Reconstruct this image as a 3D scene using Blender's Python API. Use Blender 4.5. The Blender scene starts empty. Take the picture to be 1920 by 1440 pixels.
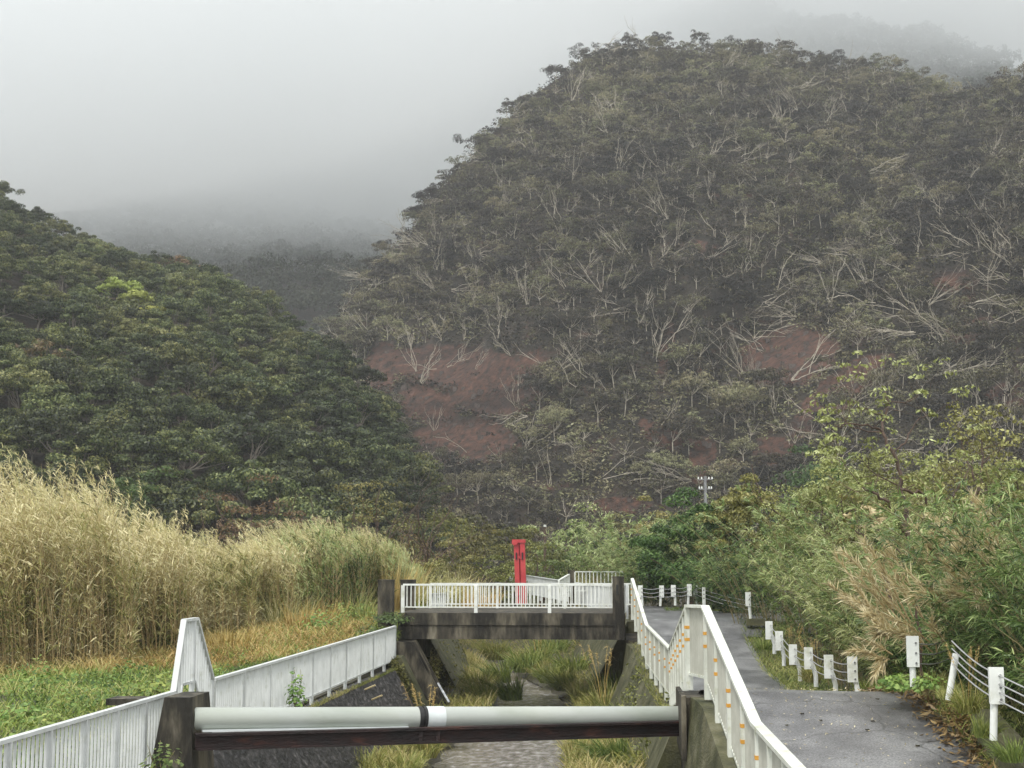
import bpy, math, random
import numpy as np

# ---------------------------------------------------------------- camera, world, sun, exposure
SC = bpy.context.scene
F = 2664.0                                   # focal length in photo pixels (1920 wide)
EYE = 5.0                                    # eye height above the stream bed
PITCH = math.atan(335 / F)
YAW = math.atan(210 * math.cos(PITCH) / F)
cam_d = bpy.data.cameras.new('camera')
cam = bpy.data.objects.new('camera', cam_d)
SC.collection.objects.link(cam)
cam_d.sensor_width = 36.0
cam_d.lens = F / 1920 * 36.0
cam_d.clip_start = 0.1
cam_d.clip_end = 5000
cam.location = (0, 0, EYE)
cam.rotation_euler = (math.pi / 2 + PITCH, 0, YAW)
SC.camera = cam

SUN_EL, SUN_AZ = math.radians(58), math.radians(200)      # azimuth clockwise from +Y
world = bpy.data.worlds.new('World')
SC.world = world
world.use_nodes = True
wn, wl = world.node_tree.nodes, world.node_tree.links
wn.clear()
w_out = wn.new('ShaderNodeOutputWorld')
w_bg = wn.new('ShaderNodeBackground')
w_sky = wn.new('ShaderNodeTexSky')
w_sky.sky_type = 'NISHITA'
w_sky.sun_disc = False
w_sky.sun_elevation = SUN_EL
w_sky.sun_rotation = SUN_AZ
w_hsv = wn.new('ShaderNodeHueSaturation')
w_hsv.inputs['Saturation'].default_value = 0.08
w_mix = wn.new('ShaderNodeMix'); w_mix.data_type = 'RGBA'
w_mix.inputs[0].default_value = 0.86
w_noise = wn.new('ShaderNodeTexNoise'); w_noise.inputs['Scale'].default_value = 1.6
w_noise.inputs['Detail'].default_value = 3
w_ramp = wn.new('ShaderNodeValToRGB')
w_ramp.color_ramp.elements[0].position = 0.25; w_ramp.color_ramp.elements[0].color = (6.3, 6.55, 6.6, 1)
w_ramp.color_ramp.elements[1].position = 0.75; w_ramp.color_ramp.elements[1].color = (7.4, 7.6, 7.6, 1)
wl.new(w_sky.outputs[0], w_hsv.inputs['Color'])
wl.new(w_noise.outputs['Fac'], w_ramp.inputs[0])
wl.new(w_hsv.outputs[0], w_mix.inputs[6])
wl.new(w_ramp.outputs[0], w_mix.inputs[7])
wl.new(w_mix.outputs[2], w_bg.inputs['Color'])
w_bg.inputs['Strength'].default_value = 0.138
wl.new(w_bg.outputs[0], w_out.inputs['Surface'])

sun_d = bpy.data.lights.new('sun', 'SUN')
sun_d.energy = 1.5
sun_d.angle = math.radians(11)
sun_d.color = (1.0, 0.96, 0.90)
sun = bpy.data.objects.new('sun', sun_d)
SC.collection.objects.link(sun)
sun.location = (0, 0, 60)
sun.rotation_euler = (math.pi / 2 - SUN_EL, 0, -SUN_AZ + math.pi)
SC.view_settings.view_transform = 'Standard'
SC.view_settings.look = 'None'
SC.view_settings.exposure = 0.65
SC.view_settings.gamma = 1
SC.cycles.max_bounces = 10
SC.cycles.diffuse_bounces = 3
SC.cycles.transmission_bounces = 3
SC.cycles.volume_bounces = 8
SC.cycles.use_adaptive_sampling = True
SC.cycles.use_denoising = True

HAZE_DENSITY = 0.00032
CLOUD_DENSITY = 0.015

# ---------------------------------------------------------------- helpers
rng = np.random.default_rng(7)
random.seed(7)
COL = SC.collection


def ray(px, py):
    x, y = (px - 960) / F, (720 - py) / F
    fy = math.cos(PITCH) - y * math.sin(PITCH)
    uz = y * math.cos(PITCH) + math.sin(PITCH)
    return np.array([x * math.cos(YAW) - fy * math.sin(YAW), x * math.sin(YAW) + fy * math.cos(YAW), uz])


def W(px, py, Y):
    d = ray(px, py)
    return d * (Y / d[1]) + np.array([0, 0, EYE])


def topix(P):
    """world points (N,3) -> photo pixels, used only to measure how large things show"""
    P = np.atleast_2d(P) - np.array([0, 0, EYE])
    c, s = math.cos(YAW), math.sin(YAW)
    x = P[:, 0] * c + P[:, 1] * s
    fy = -P[:, 0] * s + P[:, 1] * c
    cp, sp = math.cos(PITCH), math.sin(PITCH)
    d = fy * cp + P[:, 2] * sp
    u = -fy * sp + P[:, 2] * cp
    return np.stack([960 + F * x / d, 720 - F * u / d, d], 1)


def hash01(ix, iy, seed=0):
    h = (ix.astype(np.int64) * 374761393 + iy.astype(np.int64) * 668265263 + seed * 974711) & 0x7fffffff
    h = ((h ^ (h >> 13)) * 1274126177) & 0x7fffffff
    h = h ^ (h >> 16)
    return (h & 0xffff) / 65535.0


def vnoise(x, y, seed=0):
    x = np.asarray(x, float); y = np.asarray(y, float)
    ix, iy = np.floor(x), np.floor(y)
    fx, fy = x - ix, y - iy
    fx = fx * fx * (3 - 2 * fx); fy = fy * fy * (3 - 2 * fy)
    a = hash01(ix, iy, seed); b = hash01(ix + 1, iy, seed)
    c = hash01(ix, iy + 1, seed); d = hash01(ix + 1, iy + 1, seed)
    return (a * (1 - fx) + b * fx) * (1 - fy) + (c * (1 - fx) + d * fx) * fy


def fbm(x, y, seed=0, octs=4):
    v, a, t = 0, 1.0, 0
    for o in range(octs):
        v = v + a * vnoise(np.asarray(x) * 2 ** o, np.asarray(y) * 2 ** o, seed + o); t += a; a *= 0.5
    return v / t


class MB:
    """collects vertices, polygons, a face colour (three random-ish numbers) and a material slot"""
    def __init__(self):
        self.v, self.q, self.c, self.m, self.n = [], [], [], [], 0

    def add(self, v, q, col=(0.5, 0.5, 0.5), mat=0):
        v = np.asarray(v, float).reshape(-1, 3); q = np.asarray(q, int)
        if len(q) == 0:
            return self
        self.v.append(v); self.q.append(q + self.n)
        c = np.asarray(col, float)
        if c.ndim == 1:
            c = np.repeat(c[None, :], len(q), 0)
        self.c.append(c); self.m.append(np.full(len(q), mat))
        self.n += len(v)
        return self

    def arrays(self):
        return (np.concatenate(self.v), np.concatenate(self.q), np.concatenate(self.c), np.concatenate(self.m))

    # a box given by centre and half sizes, optional rotation about z and a bevel look through extra loops is not needed at this size
    def box(self, c, h, rz=0, col=(0.5, 0.5, 0.5), mat=0, tilt=0):
        x, y, z = h
        v = np.array([[sx * x, sy * y, sz * z] for sz in (-1, 1) for sy in (-1, 1) for sx in (-1, 1)], float)
        if tilt:
            ct, st = math.cos(tilt), math.sin(tilt)
            v = v @ np.array([[ct, 0, -st], [0, 1, 0], [st, 0, ct]])
        c0, s0 = math.cos(rz), math.sin(rz)
        v = v @ np.array([[c0, s0, 0], [-s0, c0, 0], [0, 0, 1]]) + np.asarray(c, float)
        q = [[0, 2, 3, 1], [4, 5, 7, 6], [0, 1, 5, 4], [2, 6, 7, 3], [0, 4, 6, 2], [1, 3, 7, 5]]
        return self.add(v, q, col, mat)

    def hexa(self, b4, t4, col=(0.5, 0.5, 0.5), mat=0):
        v = np.array(list(b4) + list(t4), float)
        q = [[3, 2, 1, 0], [4, 5, 6, 7], [0, 1, 5, 4], [1, 2, 6, 5], [2, 3, 7, 6], [3, 0, 4, 7]]
        return self.add(v, q, col, mat)

    def beam(self, a, b, w, h, col=(0.5, 0.5, 0.5), mat=0, up=(0, 0, 1)):
        """bar with a rectangular section between two points"""
        a = np.asarray(a, float); b = np.asarray(b, float)
        d = b - a; L = np.linalg.norm(d); d /= L
        s = np.cross(d, up); s /= np.linalg.norm(s)
        u = np.cross(s, d)
        ring = [(-1, -1), (1, -1), (1, 1), (-1, 1)]
        A = [a + s * i * w / 2 + u * j * h / 2 for i, j in ring]
        B = [b + s * i * w / 2 + u * j * h / 2 for i, j in ring]
        return self.hexa(A, B, col, mat)

    def tube(self, pts, rad, n=6, col=(0.5, 0.5, 0.5), mat=0, cap=True):
        pts = np.asarray(pts, float); k = len(pts)
        rad = np.broadcast_to(np.asarray(rad, float), (k,))
        t = np.gradient(pts, axis=0); t /= np.linalg.norm(t, axis=1)[:, None] + 1e-9
        ref = np.array([0, 0, 1.0]) if abs(t[:, 2]).mean() < 0.8 else np.array([1.0, 0, 0])
        s = np.cross(t, ref); s /= np.linalg.norm(s, axis=1)[:, None] + 1e-9
        u = np.cross(s, t)
        a = np.arange(n) / n * 2 * math.pi
        v = pts[:, None, :] + rad[:, None, None] * (np.cos(a)[None, :, None] * s[:, None, :] + np.sin(a)[None, :, None] * u[:, None, :])
        q = [[i * n + j, i * n + (j + 1) % n, (i + 1) * n + (j + 1) % n, (i + 1) * n + j] for i in range(k - 1) for j in range(n)]
        self.add(v.reshape(-1, 3), q, col, mat)
        if cap:
            for i, rv in ((0, 1), (k - 1, 0)):
                ring = v[i]; c = ring.mean(0)
                vv = np.vstack([ring, c[None]])
                h = n // 2
                # close the end with quads round the centre
                qq = [[n, (2 * j) % n, (2 * j + 1) % n, (2 * j + 2) % n] for j in range(h)] if n % 2 == 0 else []
                if qq:
                    self.add(vv, np.array(qq)[:, ::-1] if rv else qq, col, mat)
        return self

    def build(self, name, mats, parent=None, smooth=False, origin=None):
        v, q, c, m = self.arrays()
        me = mesh_from(name, v, q, c, m, mats, smooth)
        return link_obj(name, me, parent)


def mesh_from(name, v, q, c, m, mats, smooth=False):
    me = bpy.data.meshes.new(name)
    me.vertices.add(len(v)); me.vertices.foreach_set('co', np.ascontiguousarray(v, dtype=np.float32).ravel())
    me.loops.add(q.size); me.polygons.add(len(q))
    me.loops.foreach_set('vertex_index', q.astype(np.int32).ravel())
    me.polygons.foreach_set('loop_start', (np.arange(len(q)) * 4).astype(np.int32))
    me.polygons.foreach_set('material_index', m.astype(np.int32))
    me.polygons.foreach_set('use_smooth', np.full(len(q), smooth))
    at = me.attributes.new('tint', 'FLOAT_COLOR', 'FACE')
    at.data.foreach_set('color', np.hstack([c, np.ones((len(c), 1))]).astype(np.float32).ravel())
    for mt in (mats if isinstance(mats, (list, tuple)) else [mats]):
        me.materials.append(mt)
    me.update(calc_edges=True)
    return me


def link_obj(name, data, parent=None, loc=None):
    o = bpy.data.objects.new(name, data)
    COL.objects.link(o)
    if parent is not None:
        o.parent = parent
    if loc is not None:
        o.location = loc
    return o


def tag(o, label=None, cat=None, group=None, kind=None):
    if label: o['label'] = label
    if cat: o['category'] = cat
    if group: o['group'] = group
    if kind: o['kind'] = kind
    return o


def thing(name, label, cat, loc=(0, 0, 0), rz=0, group=None, scale=1.0):
    o = link_obj(name, None, None, loc)
    o.rotation_euler = (0, 0, rz)
    o.scale = (scale,) * 3 if np.isscalar(scale) else scale
    return tag(o, label, cat, group)


def copy_thing(root, loc, rz=0, scale=1.0, label=None, group=None, tiltx=0, tilty=0):
    r = root.copy(); COL.objects.link(r)
    r.location = loc; r.rotation_euler = (tiltx, tilty, rz)
    r.scale = (scale,) * 3 if np.isscalar(scale) else scale
    if label: r['label'] = label
    if group: r['group'] = group
    for ch in root.children:
        c = ch.copy(); COL.objects.link(c); c.parent = r
        for g in ch.children:
            d = g.copy(); COL.objects.link(d); d.parent = c
    return r


# ---------------------------------------------------------------- materials
def nodes_of(name):
    m = bpy.data.materials.new(name); m.use_nodes = True
    nt = m.node_tree; nt.nodes.clear()
    return m, nt.nodes, nt.links


def rgb(c):
    return (c[0], c[1], c[2], 1)


def ramp(n, stops):
    r = n.new('ShaderNodeValToRGB'); e = r.color_ramp.elements
    e[0].position, e[0].color = stops[0][0], rgb(stops[0][1])
    e[1].position, e[1].color = stops[-1][0], rgb(stops[-1][1])
    for p, c in stops[1:-1]:
        x = e.new(p); x.color = rgb(c)
    return r


def leaf_mat(name, stops, vary=0.35, rough=0.45, trans=0.2, hue=0.03, spec=0.35, pscale=0.0, pamt=0.0):
    """foliage: the leaf's own tint from its face attribute, varied per plant"""
    m, n, l = nodes_of(name)
    out = n.new('ShaderNodeOutputMaterial')
    at = n.new('ShaderNodeAttribute'); at.attribute_name = 'tint'
    sep = n.new('ShaderNodeSeparateColor'); l.new(at.outputs['Color'], sep.inputs[0])
    oi = n.new('ShaderNodeObjectInfo')
    add = n.new('ShaderNodeMath'); add.operation = 'ADD'
    l.new(sep.outputs[1], add.inputs[0]); l.new(oi.outputs['Random'], add.inputs[1])
    fr = n.new('ShaderNodeMath'); fr.operation = 'FRACT'; l.new(add.outputs[0], fr.inputs[0])
    # tint position = leaf tint + plant offset
    mr = n.new('ShaderNodeMapRange'); mr.inputs[3].default_value = -vary / 2; mr.inputs[4].default_value = vary / 2
    l.new(fr.outputs[0], mr.inputs[0])
    ad2 = n.new('ShaderNodeMath'); ad2.operation = 'ADD'; ad2.use_clamp = True
    l.new(sep.outputs[0], ad2.inputs[0]); l.new(mr.outputs[0], ad2.inputs[1])
    tpos = ad2.outputs[0]
    if pamt:
        ge = n.new('ShaderNodeNewGeometry'); pn = n.new('ShaderNodeTexNoise'); pn.inputs['Scale'].default_value = pscale; pn.inputs['Detail'].default_value = 4
        l.new(ge.outputs['Position'], pn.inputs['Vector'])
        pm = n.new('ShaderNodeMapRange'); pm.inputs[1].default_value = .3; pm.inputs[2].default_value = .7; pm.inputs[3].default_value = -pamt; pm.inputs[4].default_value = pamt
        l.new(pn.outputs['Fac'], pm.inputs[0]); pa_ = n.new('ShaderNodeMath'); pa_.operation = 'ADD'; pa_.use_clamp = True
        l.new(tpos, pa_.inputs[0]); l.new(pm.outputs[0], pa_.inputs[1]); tpos = pa_.outputs[0]
    rp = ramp(n, stops); l.new(tpos, rp.inputs[0])
    hs = n.new('ShaderNodeHueSaturation')
    mh = n.new('ShaderNodeMapRange'); mh.inputs[3].default_value = 0.5 - hue; mh.inputs[4].default_value = 0.5 + hue * 0.6
    mm = n.new('ShaderNodeMath'); mm.operation = 'MULTIPLY'; mm.inputs[1].default_value = 7.31
    f2 = n.new('ShaderNodeMath'); f2.operation = 'FRACT'
    l.new(fr.outputs[0], mm.inputs[0]); l.new(mm.outputs[0], f2.inputs[0]); l.new(f2.outputs[0], mh.inputs[0])
    l.new(mh.outputs[0], hs.inputs['Hue'])
    l.new(rp.outputs[0], hs.inputs['Color'])
    p = n.new('ShaderNodeBsdfPrincipled')
    p.inputs['Roughness'].default_value = rough
    p.inputs['Specular IOR Level'].default_value = spec
    l.new(hs.outputs[0], p.inputs['Base Color'])
    t = n.new('ShaderNodeBsdfTranslucent'); l.new(hs.outputs[0], t.inputs['Color'])
    mx = n.new('ShaderNodeMixShader'); mx.inputs[0].default_value = trans
    l.new(p.outputs[0], mx.inputs[1]); l.new(t.outputs[0], mx.inputs[2])
    l.new(mx.outputs[0], out.inputs['Surface'])
    return m


def surf_mat(name, stops, scale=3.0, rough=(0.5, 0.8), bump=0.2, bscale=20.0, spec=0.4, metallic=0.0, detail=6, stretch=(1, 1, 1), stops2=None, scale2=0.6):
    """noise-mottled solid surface with a fine bump; optional second larger layer of stains"""
    m, n, l = nodes_of(name)
    out = n.new('ShaderNodeOutputMaterial'); p = n.new('ShaderNodeBsdfPrincipled')
    tc = n.new('ShaderNodeNewGeometry')
    mp = n.new('ShaderNodeMapping'); mp.inputs['Scale'].default_value = stretch
    l.new(tc.outputs['Position'], mp.inputs[0])
    nz = n.new('ShaderNodeTexNoise'); nz.inputs['Scale'].default_value = scale; nz.inputs['Detail'].default_value = detail
    l.new(mp.outputs[0], nz.inputs['Vector'])
    rp = ramp(n, stops); l.new(nz.outputs['Fac'], rp.inputs[0])
    colour = rp.outputs[0]
    if stops2:
        n2 = n.new('ShaderNodeTexNoise'); n2.inputs['Scale'].default_value = scale2; n2.inputs['Detail'].default_value = 5
        n2.inputs['Roughness'].default_value = 0.65
        l.new(mp.outputs[0], n2.inputs['Vector'])
        r2 = ramp(n, stops2); l.new(n2.outputs['Fac'], r2.inputs[0])
        mx = n.new('ShaderNodeMix'); mx.data_type = 'RGBA'; mx.blend_type = 'MULTIPLY'; mx.inputs[0].default_value = 1
        l.new(colour, mx.inputs[6]); l.new(r2.outputs[0], mx.inputs[7]); colour = mx.outputs[2]
    l.new(colour, p.inputs['Base Color'])
    mr = n.new('ShaderNodeMapRange'); mr.inputs[3].default_value = rough[0]; mr.inputs[4].default_value = rough[1]
    l.new(nz.outputs['Fac'], mr.inputs[0]); l.new(mr.outputs[0], p.inputs['Roughness'])
    p.inputs['Specular IOR Level'].default_value = spec; p.inputs['Metallic'].default_value = metallic
    nb = n.new('ShaderNodeTexNoise'); nb.inputs['Scale'].default_value = bscale; nb.inputs['Detail'].default_value = 4
    l.new(mp.outputs[0], nb.inputs['Vector'])
    bp = n.new('ShaderNodeBump'); bp.inputs['Strength'].default_value = bump; bp.inputs['Distance'].default_value = 0.05
    l.new(nb.outputs['Fac'], bp.inputs['Height']); l.new(bp.outputs[0], p.inputs['Normal'])
    l.new(p.outputs[0], out.inputs['Surface'])
    return m


M = {}
G = lambda *a: tuple(a)
# foliage
M['forest'] = leaf_mat('forest_leaf', [(0, (.008, .014, .004)), (.30, (.028, .044, .011)), (.6, (.085, .108, .030)), (1, (.26, .27, .09))], vary=.5, trans=.15, hue=.025, pscale=.03, pamt=.15)
M['bright'] = leaf_mat('bright_leaf', [(0, (.18, .21, .035)), (1, (.42, .46, .11))], vary=.1)
M['batter'] = leaf_mat('battered_leaf', [(0, (.010, .0075, .005)), (.3, (.030, .024, .016)), (.55, (.074, .062, .036)), (.78, (.13, .128, .056)), (1, (.28, .27, .14))], vary=.8, trans=.12, hue=.03, pscale=.022, pamt=.3)
M['far'] = leaf_mat('far_leaf', [(0, (.03, .04, .02)), (1, (.07, .08, .04))], vary=.3)
M['rust'] = leaf_mat('rust_leaf', [(0, (.07, .045, .025)), (.5, (.16, .105, .05)), (1, (.28, .21, .09))], vary=.2)
M['olive'] = leaf_mat('olive_leaf', [(0, (.05, .055, .015)), (.4, (.15, .155, .035)), (.75, (.30, .29, .085)), (1, (.46, .44, .18))], vary=.2)
M['yellow'] = leaf_mat('yellow_leaf', [(0, (.10, .105, .025)), (.4, (.23, .24, .07)), (.75, (.40, .42, .15)), (1, (.62, .64, .32))], vary=.2)
M['green'] = leaf_mat('green_leaf', [(0, (.022, .045, .010)), (.5, (.070, .125, .026)), (1, (.19, .26, .07))], vary=.2)
M['bamboo'] = leaf_mat('bamboo_leaf', [(0, (.03, .055, .014)), (.3, (.10, .15, .038)), (.6, (.24, .31, .09)), (1, (.55, .60, .30))], vary=.3, rough=.35, pscale=.9, pamt=.25)
M['bamboo_dark'] = leaf_mat('bamboo_dark_leaf', [(0, (.014, .034, .010)), (.4, (.055, .105, .028)), (.75, (.17, .26, .075)), (1, (.42, .50, .20))], vary=.2, rough=.35, pscale=1.1, pamt=.25)
M['tan'] = leaf_mat('dry_leaf', [(0, (.32, .25, .12)), (.5, (.60, .50, .28)), (1, (.86, .78, .52))], vary=.1, hue=.003)
M['reed'] = leaf_mat('reed_leaf', [(0, (.05, .08, .014)), (.25, (.15, .18, .045)), (.5, (.32, .31, .105)), (.75, (.53, .48, .21)), (1, (.76, .70, .42))], vary=.12, hue=.012)
M['grass'] = leaf_mat('grass_blade', [(0, (.07, .11, .02)), (.35, (.16, .21, .045)), (.65, (.33, .35, .09)), (1, (.58, .52, .23))], vary=.1)
M['meadow'] = leaf_mat('meadow_blade', [(0, (.06, .11, .015)), (.4, (.17, .25, .04)), (.7, (.36, .40, .09)), (1, (.62, .56, .24))], vary=.1, pscale=.5, pamt=.3)
M['straw'] = leaf_mat('straw_blade', [(0, (.22, .14, .04)), (.5, (.50, .35, .11)), (1, (.74, .60, .28))], vary=.1, hue=.01)
M['litter'] = leaf_mat('fallen_leaf', [(0, (.10, .055, .025)), (.5, (.22, .13, .055)), (1, (.40, .27, .13))], vary=.1, trans=0)
M['weed'] = leaf_mat('weed_leaf', [(0, (.05, .10, .018)), (.5, (.15, .24, .045)), (1, (.34, .44, .11))], vary=.1, pscale=.6, pamt=.25)
# wood
M['pale'] = surf_mat('pale_bark', [(.3, (.28, .245, .19)), (.7, (.62, .56, .45))], scale=2, bump=.1)
M['greybark'] = surf_mat('grey_bark', [(.3, (.12, .10, .08)), (.7, (.24, .21, .17))], scale=3, bump=.3)
M['bark'] = surf_mat('brown_bark', [(.3, (.055, .035, .025)), (.7, (.13, .085, .06))], scale=8, bump=.4)
M['cane'] = surf_mat('cane', [(.3, (.32, .23, .10)), (.7, (.52, .40, .21))], scale=2, bump=.1)
M['culm'] = surf_mat('culm', [(.3, (.16, .14, .06)), (.7, (.30, .25, .12))], scale=2, bump=.1)
# built surfaces
M['white'] = surf_mat('white_paint', [(.3, (.70, .72, .68)), (.7, (.82, .84, .80))], scale=4, rough=(.35, .5), bump=.03, spec=.4,
                      stops2=[(.30, (.72, .72, .62)), (.5, (1, 1, 1))], scale2=3)
M['greywhite'] = surf_mat('weathered_white_paint', [(.3, (.55, .57, .56)), (.7, (.68, .70, .69))], scale=3, rough=(.4, .6), bump=.05,
                          stops2=[(.28, (.78, .78, .72)), (.45, (1, 1, 1))], scale2=4)
M['creambar'] = surf_mat('shaded_weathered_bars', [(.3, (.40, .40, .34)), (.7, (.54, .54, .47))], scale=3, rough=(.4, .6), bump=.05)  # darker than the posts: weathering, plus shade put into the bar colour
M['cream'] = surf_mat('cream_paint', [(.3, (.62, .64, .56)), (.7, (.76, .78, .71))], scale=3, rough=(.35, .55), bump=.05,
                      stops2=[(.30, (.72, .72, .56)), (.45, (1, 1, 1))], scale2=4)
M['orange'] = surf_mat('orange_tape', [(.3, (.62, .30, .04)), (.7, (.75, .40, .08))], scale=9, bump=0)
M['pipe'] = surf_mat('pipe_paint', [(.3, (.33, .36, .33)), (.7, (.46, .48, .45))], scale=.8, rough=(.28, .5), bump=.04, spec=.5, stretch=(.3, 1, 1),
                     stops2=[(.3, (.80, .82, .74)), (.6, (1, 1, 1))], scale2=1.1)
M['band'] = surf_mat('pipe_band', [(.3, (.56, .60, .60)), (.7, (.66, .70, .70))], scale=5, rough=(.35, .5), bump=.03)
M['black'] = surf_mat('black_rubber', [(.3, (.012, .012, .012)), (.7, (.03, .03, .03))], scale=5)
M['rustbeam'] = surf_mat('rusted_steel', [(.35, (.008, .006, .006)), (.58, (.022, .010, .009)), (.75, (.08, .03, .02))], scale=3.5, rough=(.5, .9), bump=.5, bscale=18, stretch=(.5, 1, 1.5))
M['red'] = surf_mat('red_paint', [(.3, (.42, .035, .045)), (.7, (.56, .07, .07))], scale=3, rough=(.35, .5), bump=.05,
                    stops2=[(.28, (.35, .3, .3)), (.42, (1, 1, 1))], scale2=2.5)
M['conc'] = surf_mat('dark_concrete', [(.3, (.030, .026, .020)), (.5, (.060, .052, .040)), (.62, (.12, .105, .08)), (.8, (.22, .20, .165))], scale=3.2, rough=(.55, .9), bump=.5, bscale=30, detail=10,
                     stops2=[(.40, (.28, .28, .25)), (.50, (.8, .8, .75)), (.65, (1.2, 1.2, 1.1))], scale2=1.6, stretch=(1, 1, .28))
M['wallconc'] = surf_mat('wet_wall_concrete', [(.38, (.008, .007, .007)), (.5, (.028, .025, .025)), (.6, (.07, .063, .062)), (.7, (.16, .15, .145))], scale=7, rough=(.4, .8), bump=1.0, bscale=9, detail=12,
                         stops2=[(.35, (.55, .55, .55)), (.65, (1.1, 1.1, 1.1))], scale2=.7, stretch=(1, .6, 1.2))
M['moss'] = surf_mat('mossy_concrete', [(.3, (.06, .06, .035)), (.55, (.12, .115, .06)), (.8, (.20, .19, .13))], scale=3, rough=(.6, .9), bump=.5, bscale=25,
                     stops2=[(.35, (.4, .45, .25)), (.6, (1, 1, 1))], scale2=1.2)
M['asphalt'] = surf_mat('wet_asphalt', [(.35, (.12, .119, .122)), (.5, (.18, .179, .182)), (.65, (.25, .25, .252))], scale=1.3, rough=(.24, .45), bump=.35, bscale=110, spec=.6, detail=10,
                        stops2=[(.38, (.62, .62, .62)), (.5, (1, 1, 1)), (.62, (1.35, 1.35, 1.35))], scale2=38)
def crack(m):
    n, l = m.node_tree.nodes, m.node_tree.links; p = [x for x in n if x.type == 'BSDF_PRINCIPLED'][0]; src = p.inputs['Base Color'].links[0].from_socket
    ge = n.new('ShaderNodeNewGeometry'); nz = n.new('ShaderNodeTexNoise'); nz.inputs['Scale'].default_value = 1.2; nz.inputs['Detail'].default_value = 6; l.new(ge.outputs['Position'], nz.inputs['Vector'])
    ad = n.new('ShaderNodeVectorMath'); ad.operation = 'MULTIPLY_ADD'; ad.inputs[1].default_value = (.9, .9, .9); l.new(nz.outputs['Color'], ad.inputs[0]); l.new(ge.outputs['Position'], ad.inputs[2])
    vo = n.new('ShaderNodeTexVoronoi'); vo.feature = 'DISTANCE_TO_EDGE'; vo.inputs['Scale'].default_value = .55; l.new(ad.outputs[0], vo.inputs['Vector'])
    rp = ramp(n, [(.003, (.5, .5, .5)), (.012, (1, 1, 1))]); l.new(vo.outputs['Distance'], rp.inputs[0])
    big = n.new('ShaderNodeTexNoise'); big.inputs['Scale'].default_value = .45; big.inputs['Detail'].default_value = 3; l.new(ge.outputs['Position'], big.inputs['Vector'])
    rb = ramp(n, [(.42, (.66, .66, .67)), (.55, (1, 1, 1))]); l.new(big.outputs['Fac'], rb.inputs[0])
    for k in (rp, rb):
        mx = n.new('ShaderNodeMix'); mx.data_type = 'RGBA'; mx.blend_type = 'MULTIPLY'; mx.inputs[0].default_value = 1; l.new(src, mx.inputs[6]); l.new(k.outputs[0], mx.inputs[7]); src = mx.outputs[2]
    l.new(src, p.inputs['Base Color'])


crack(M['asphalt'])
M['soil'] = surf_mat('dark_soil', [(.3, (.025, .022, .014)), (.6, (.055, .048, .028)), (.8, (.09, .08, .04))], scale=1.5, bump=.6, bscale=8)
M['stone'] = surf_mat('grey_stone', [(.3, (.035, .025, .021)), (.7, (.12, .090, .075))], scale=5, bump=.6, bscale=12)
M['metal'] = surf_mat('grey_metal', [(.3, (.18, .18, .18)), (.7, (.3, .3, .3))], scale=8, rough=(.3, .5), metallic=.6, bump=.05)
M['cable'] = surf_mat('steel_cable', [(.3, (.35, .35, .35)), (.7, (.5, .5, .5))], scale=20, rough=(.3, .5), metallic=.5, bump=.05)
M['foam'] = surf_mat('falling_water', [(.3, (.20, .21, .22)), (.7, (.62, .64, .66))], scale=9, rough=(.1, .3), bump=.4, stretch=(1, 1, .2))


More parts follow.
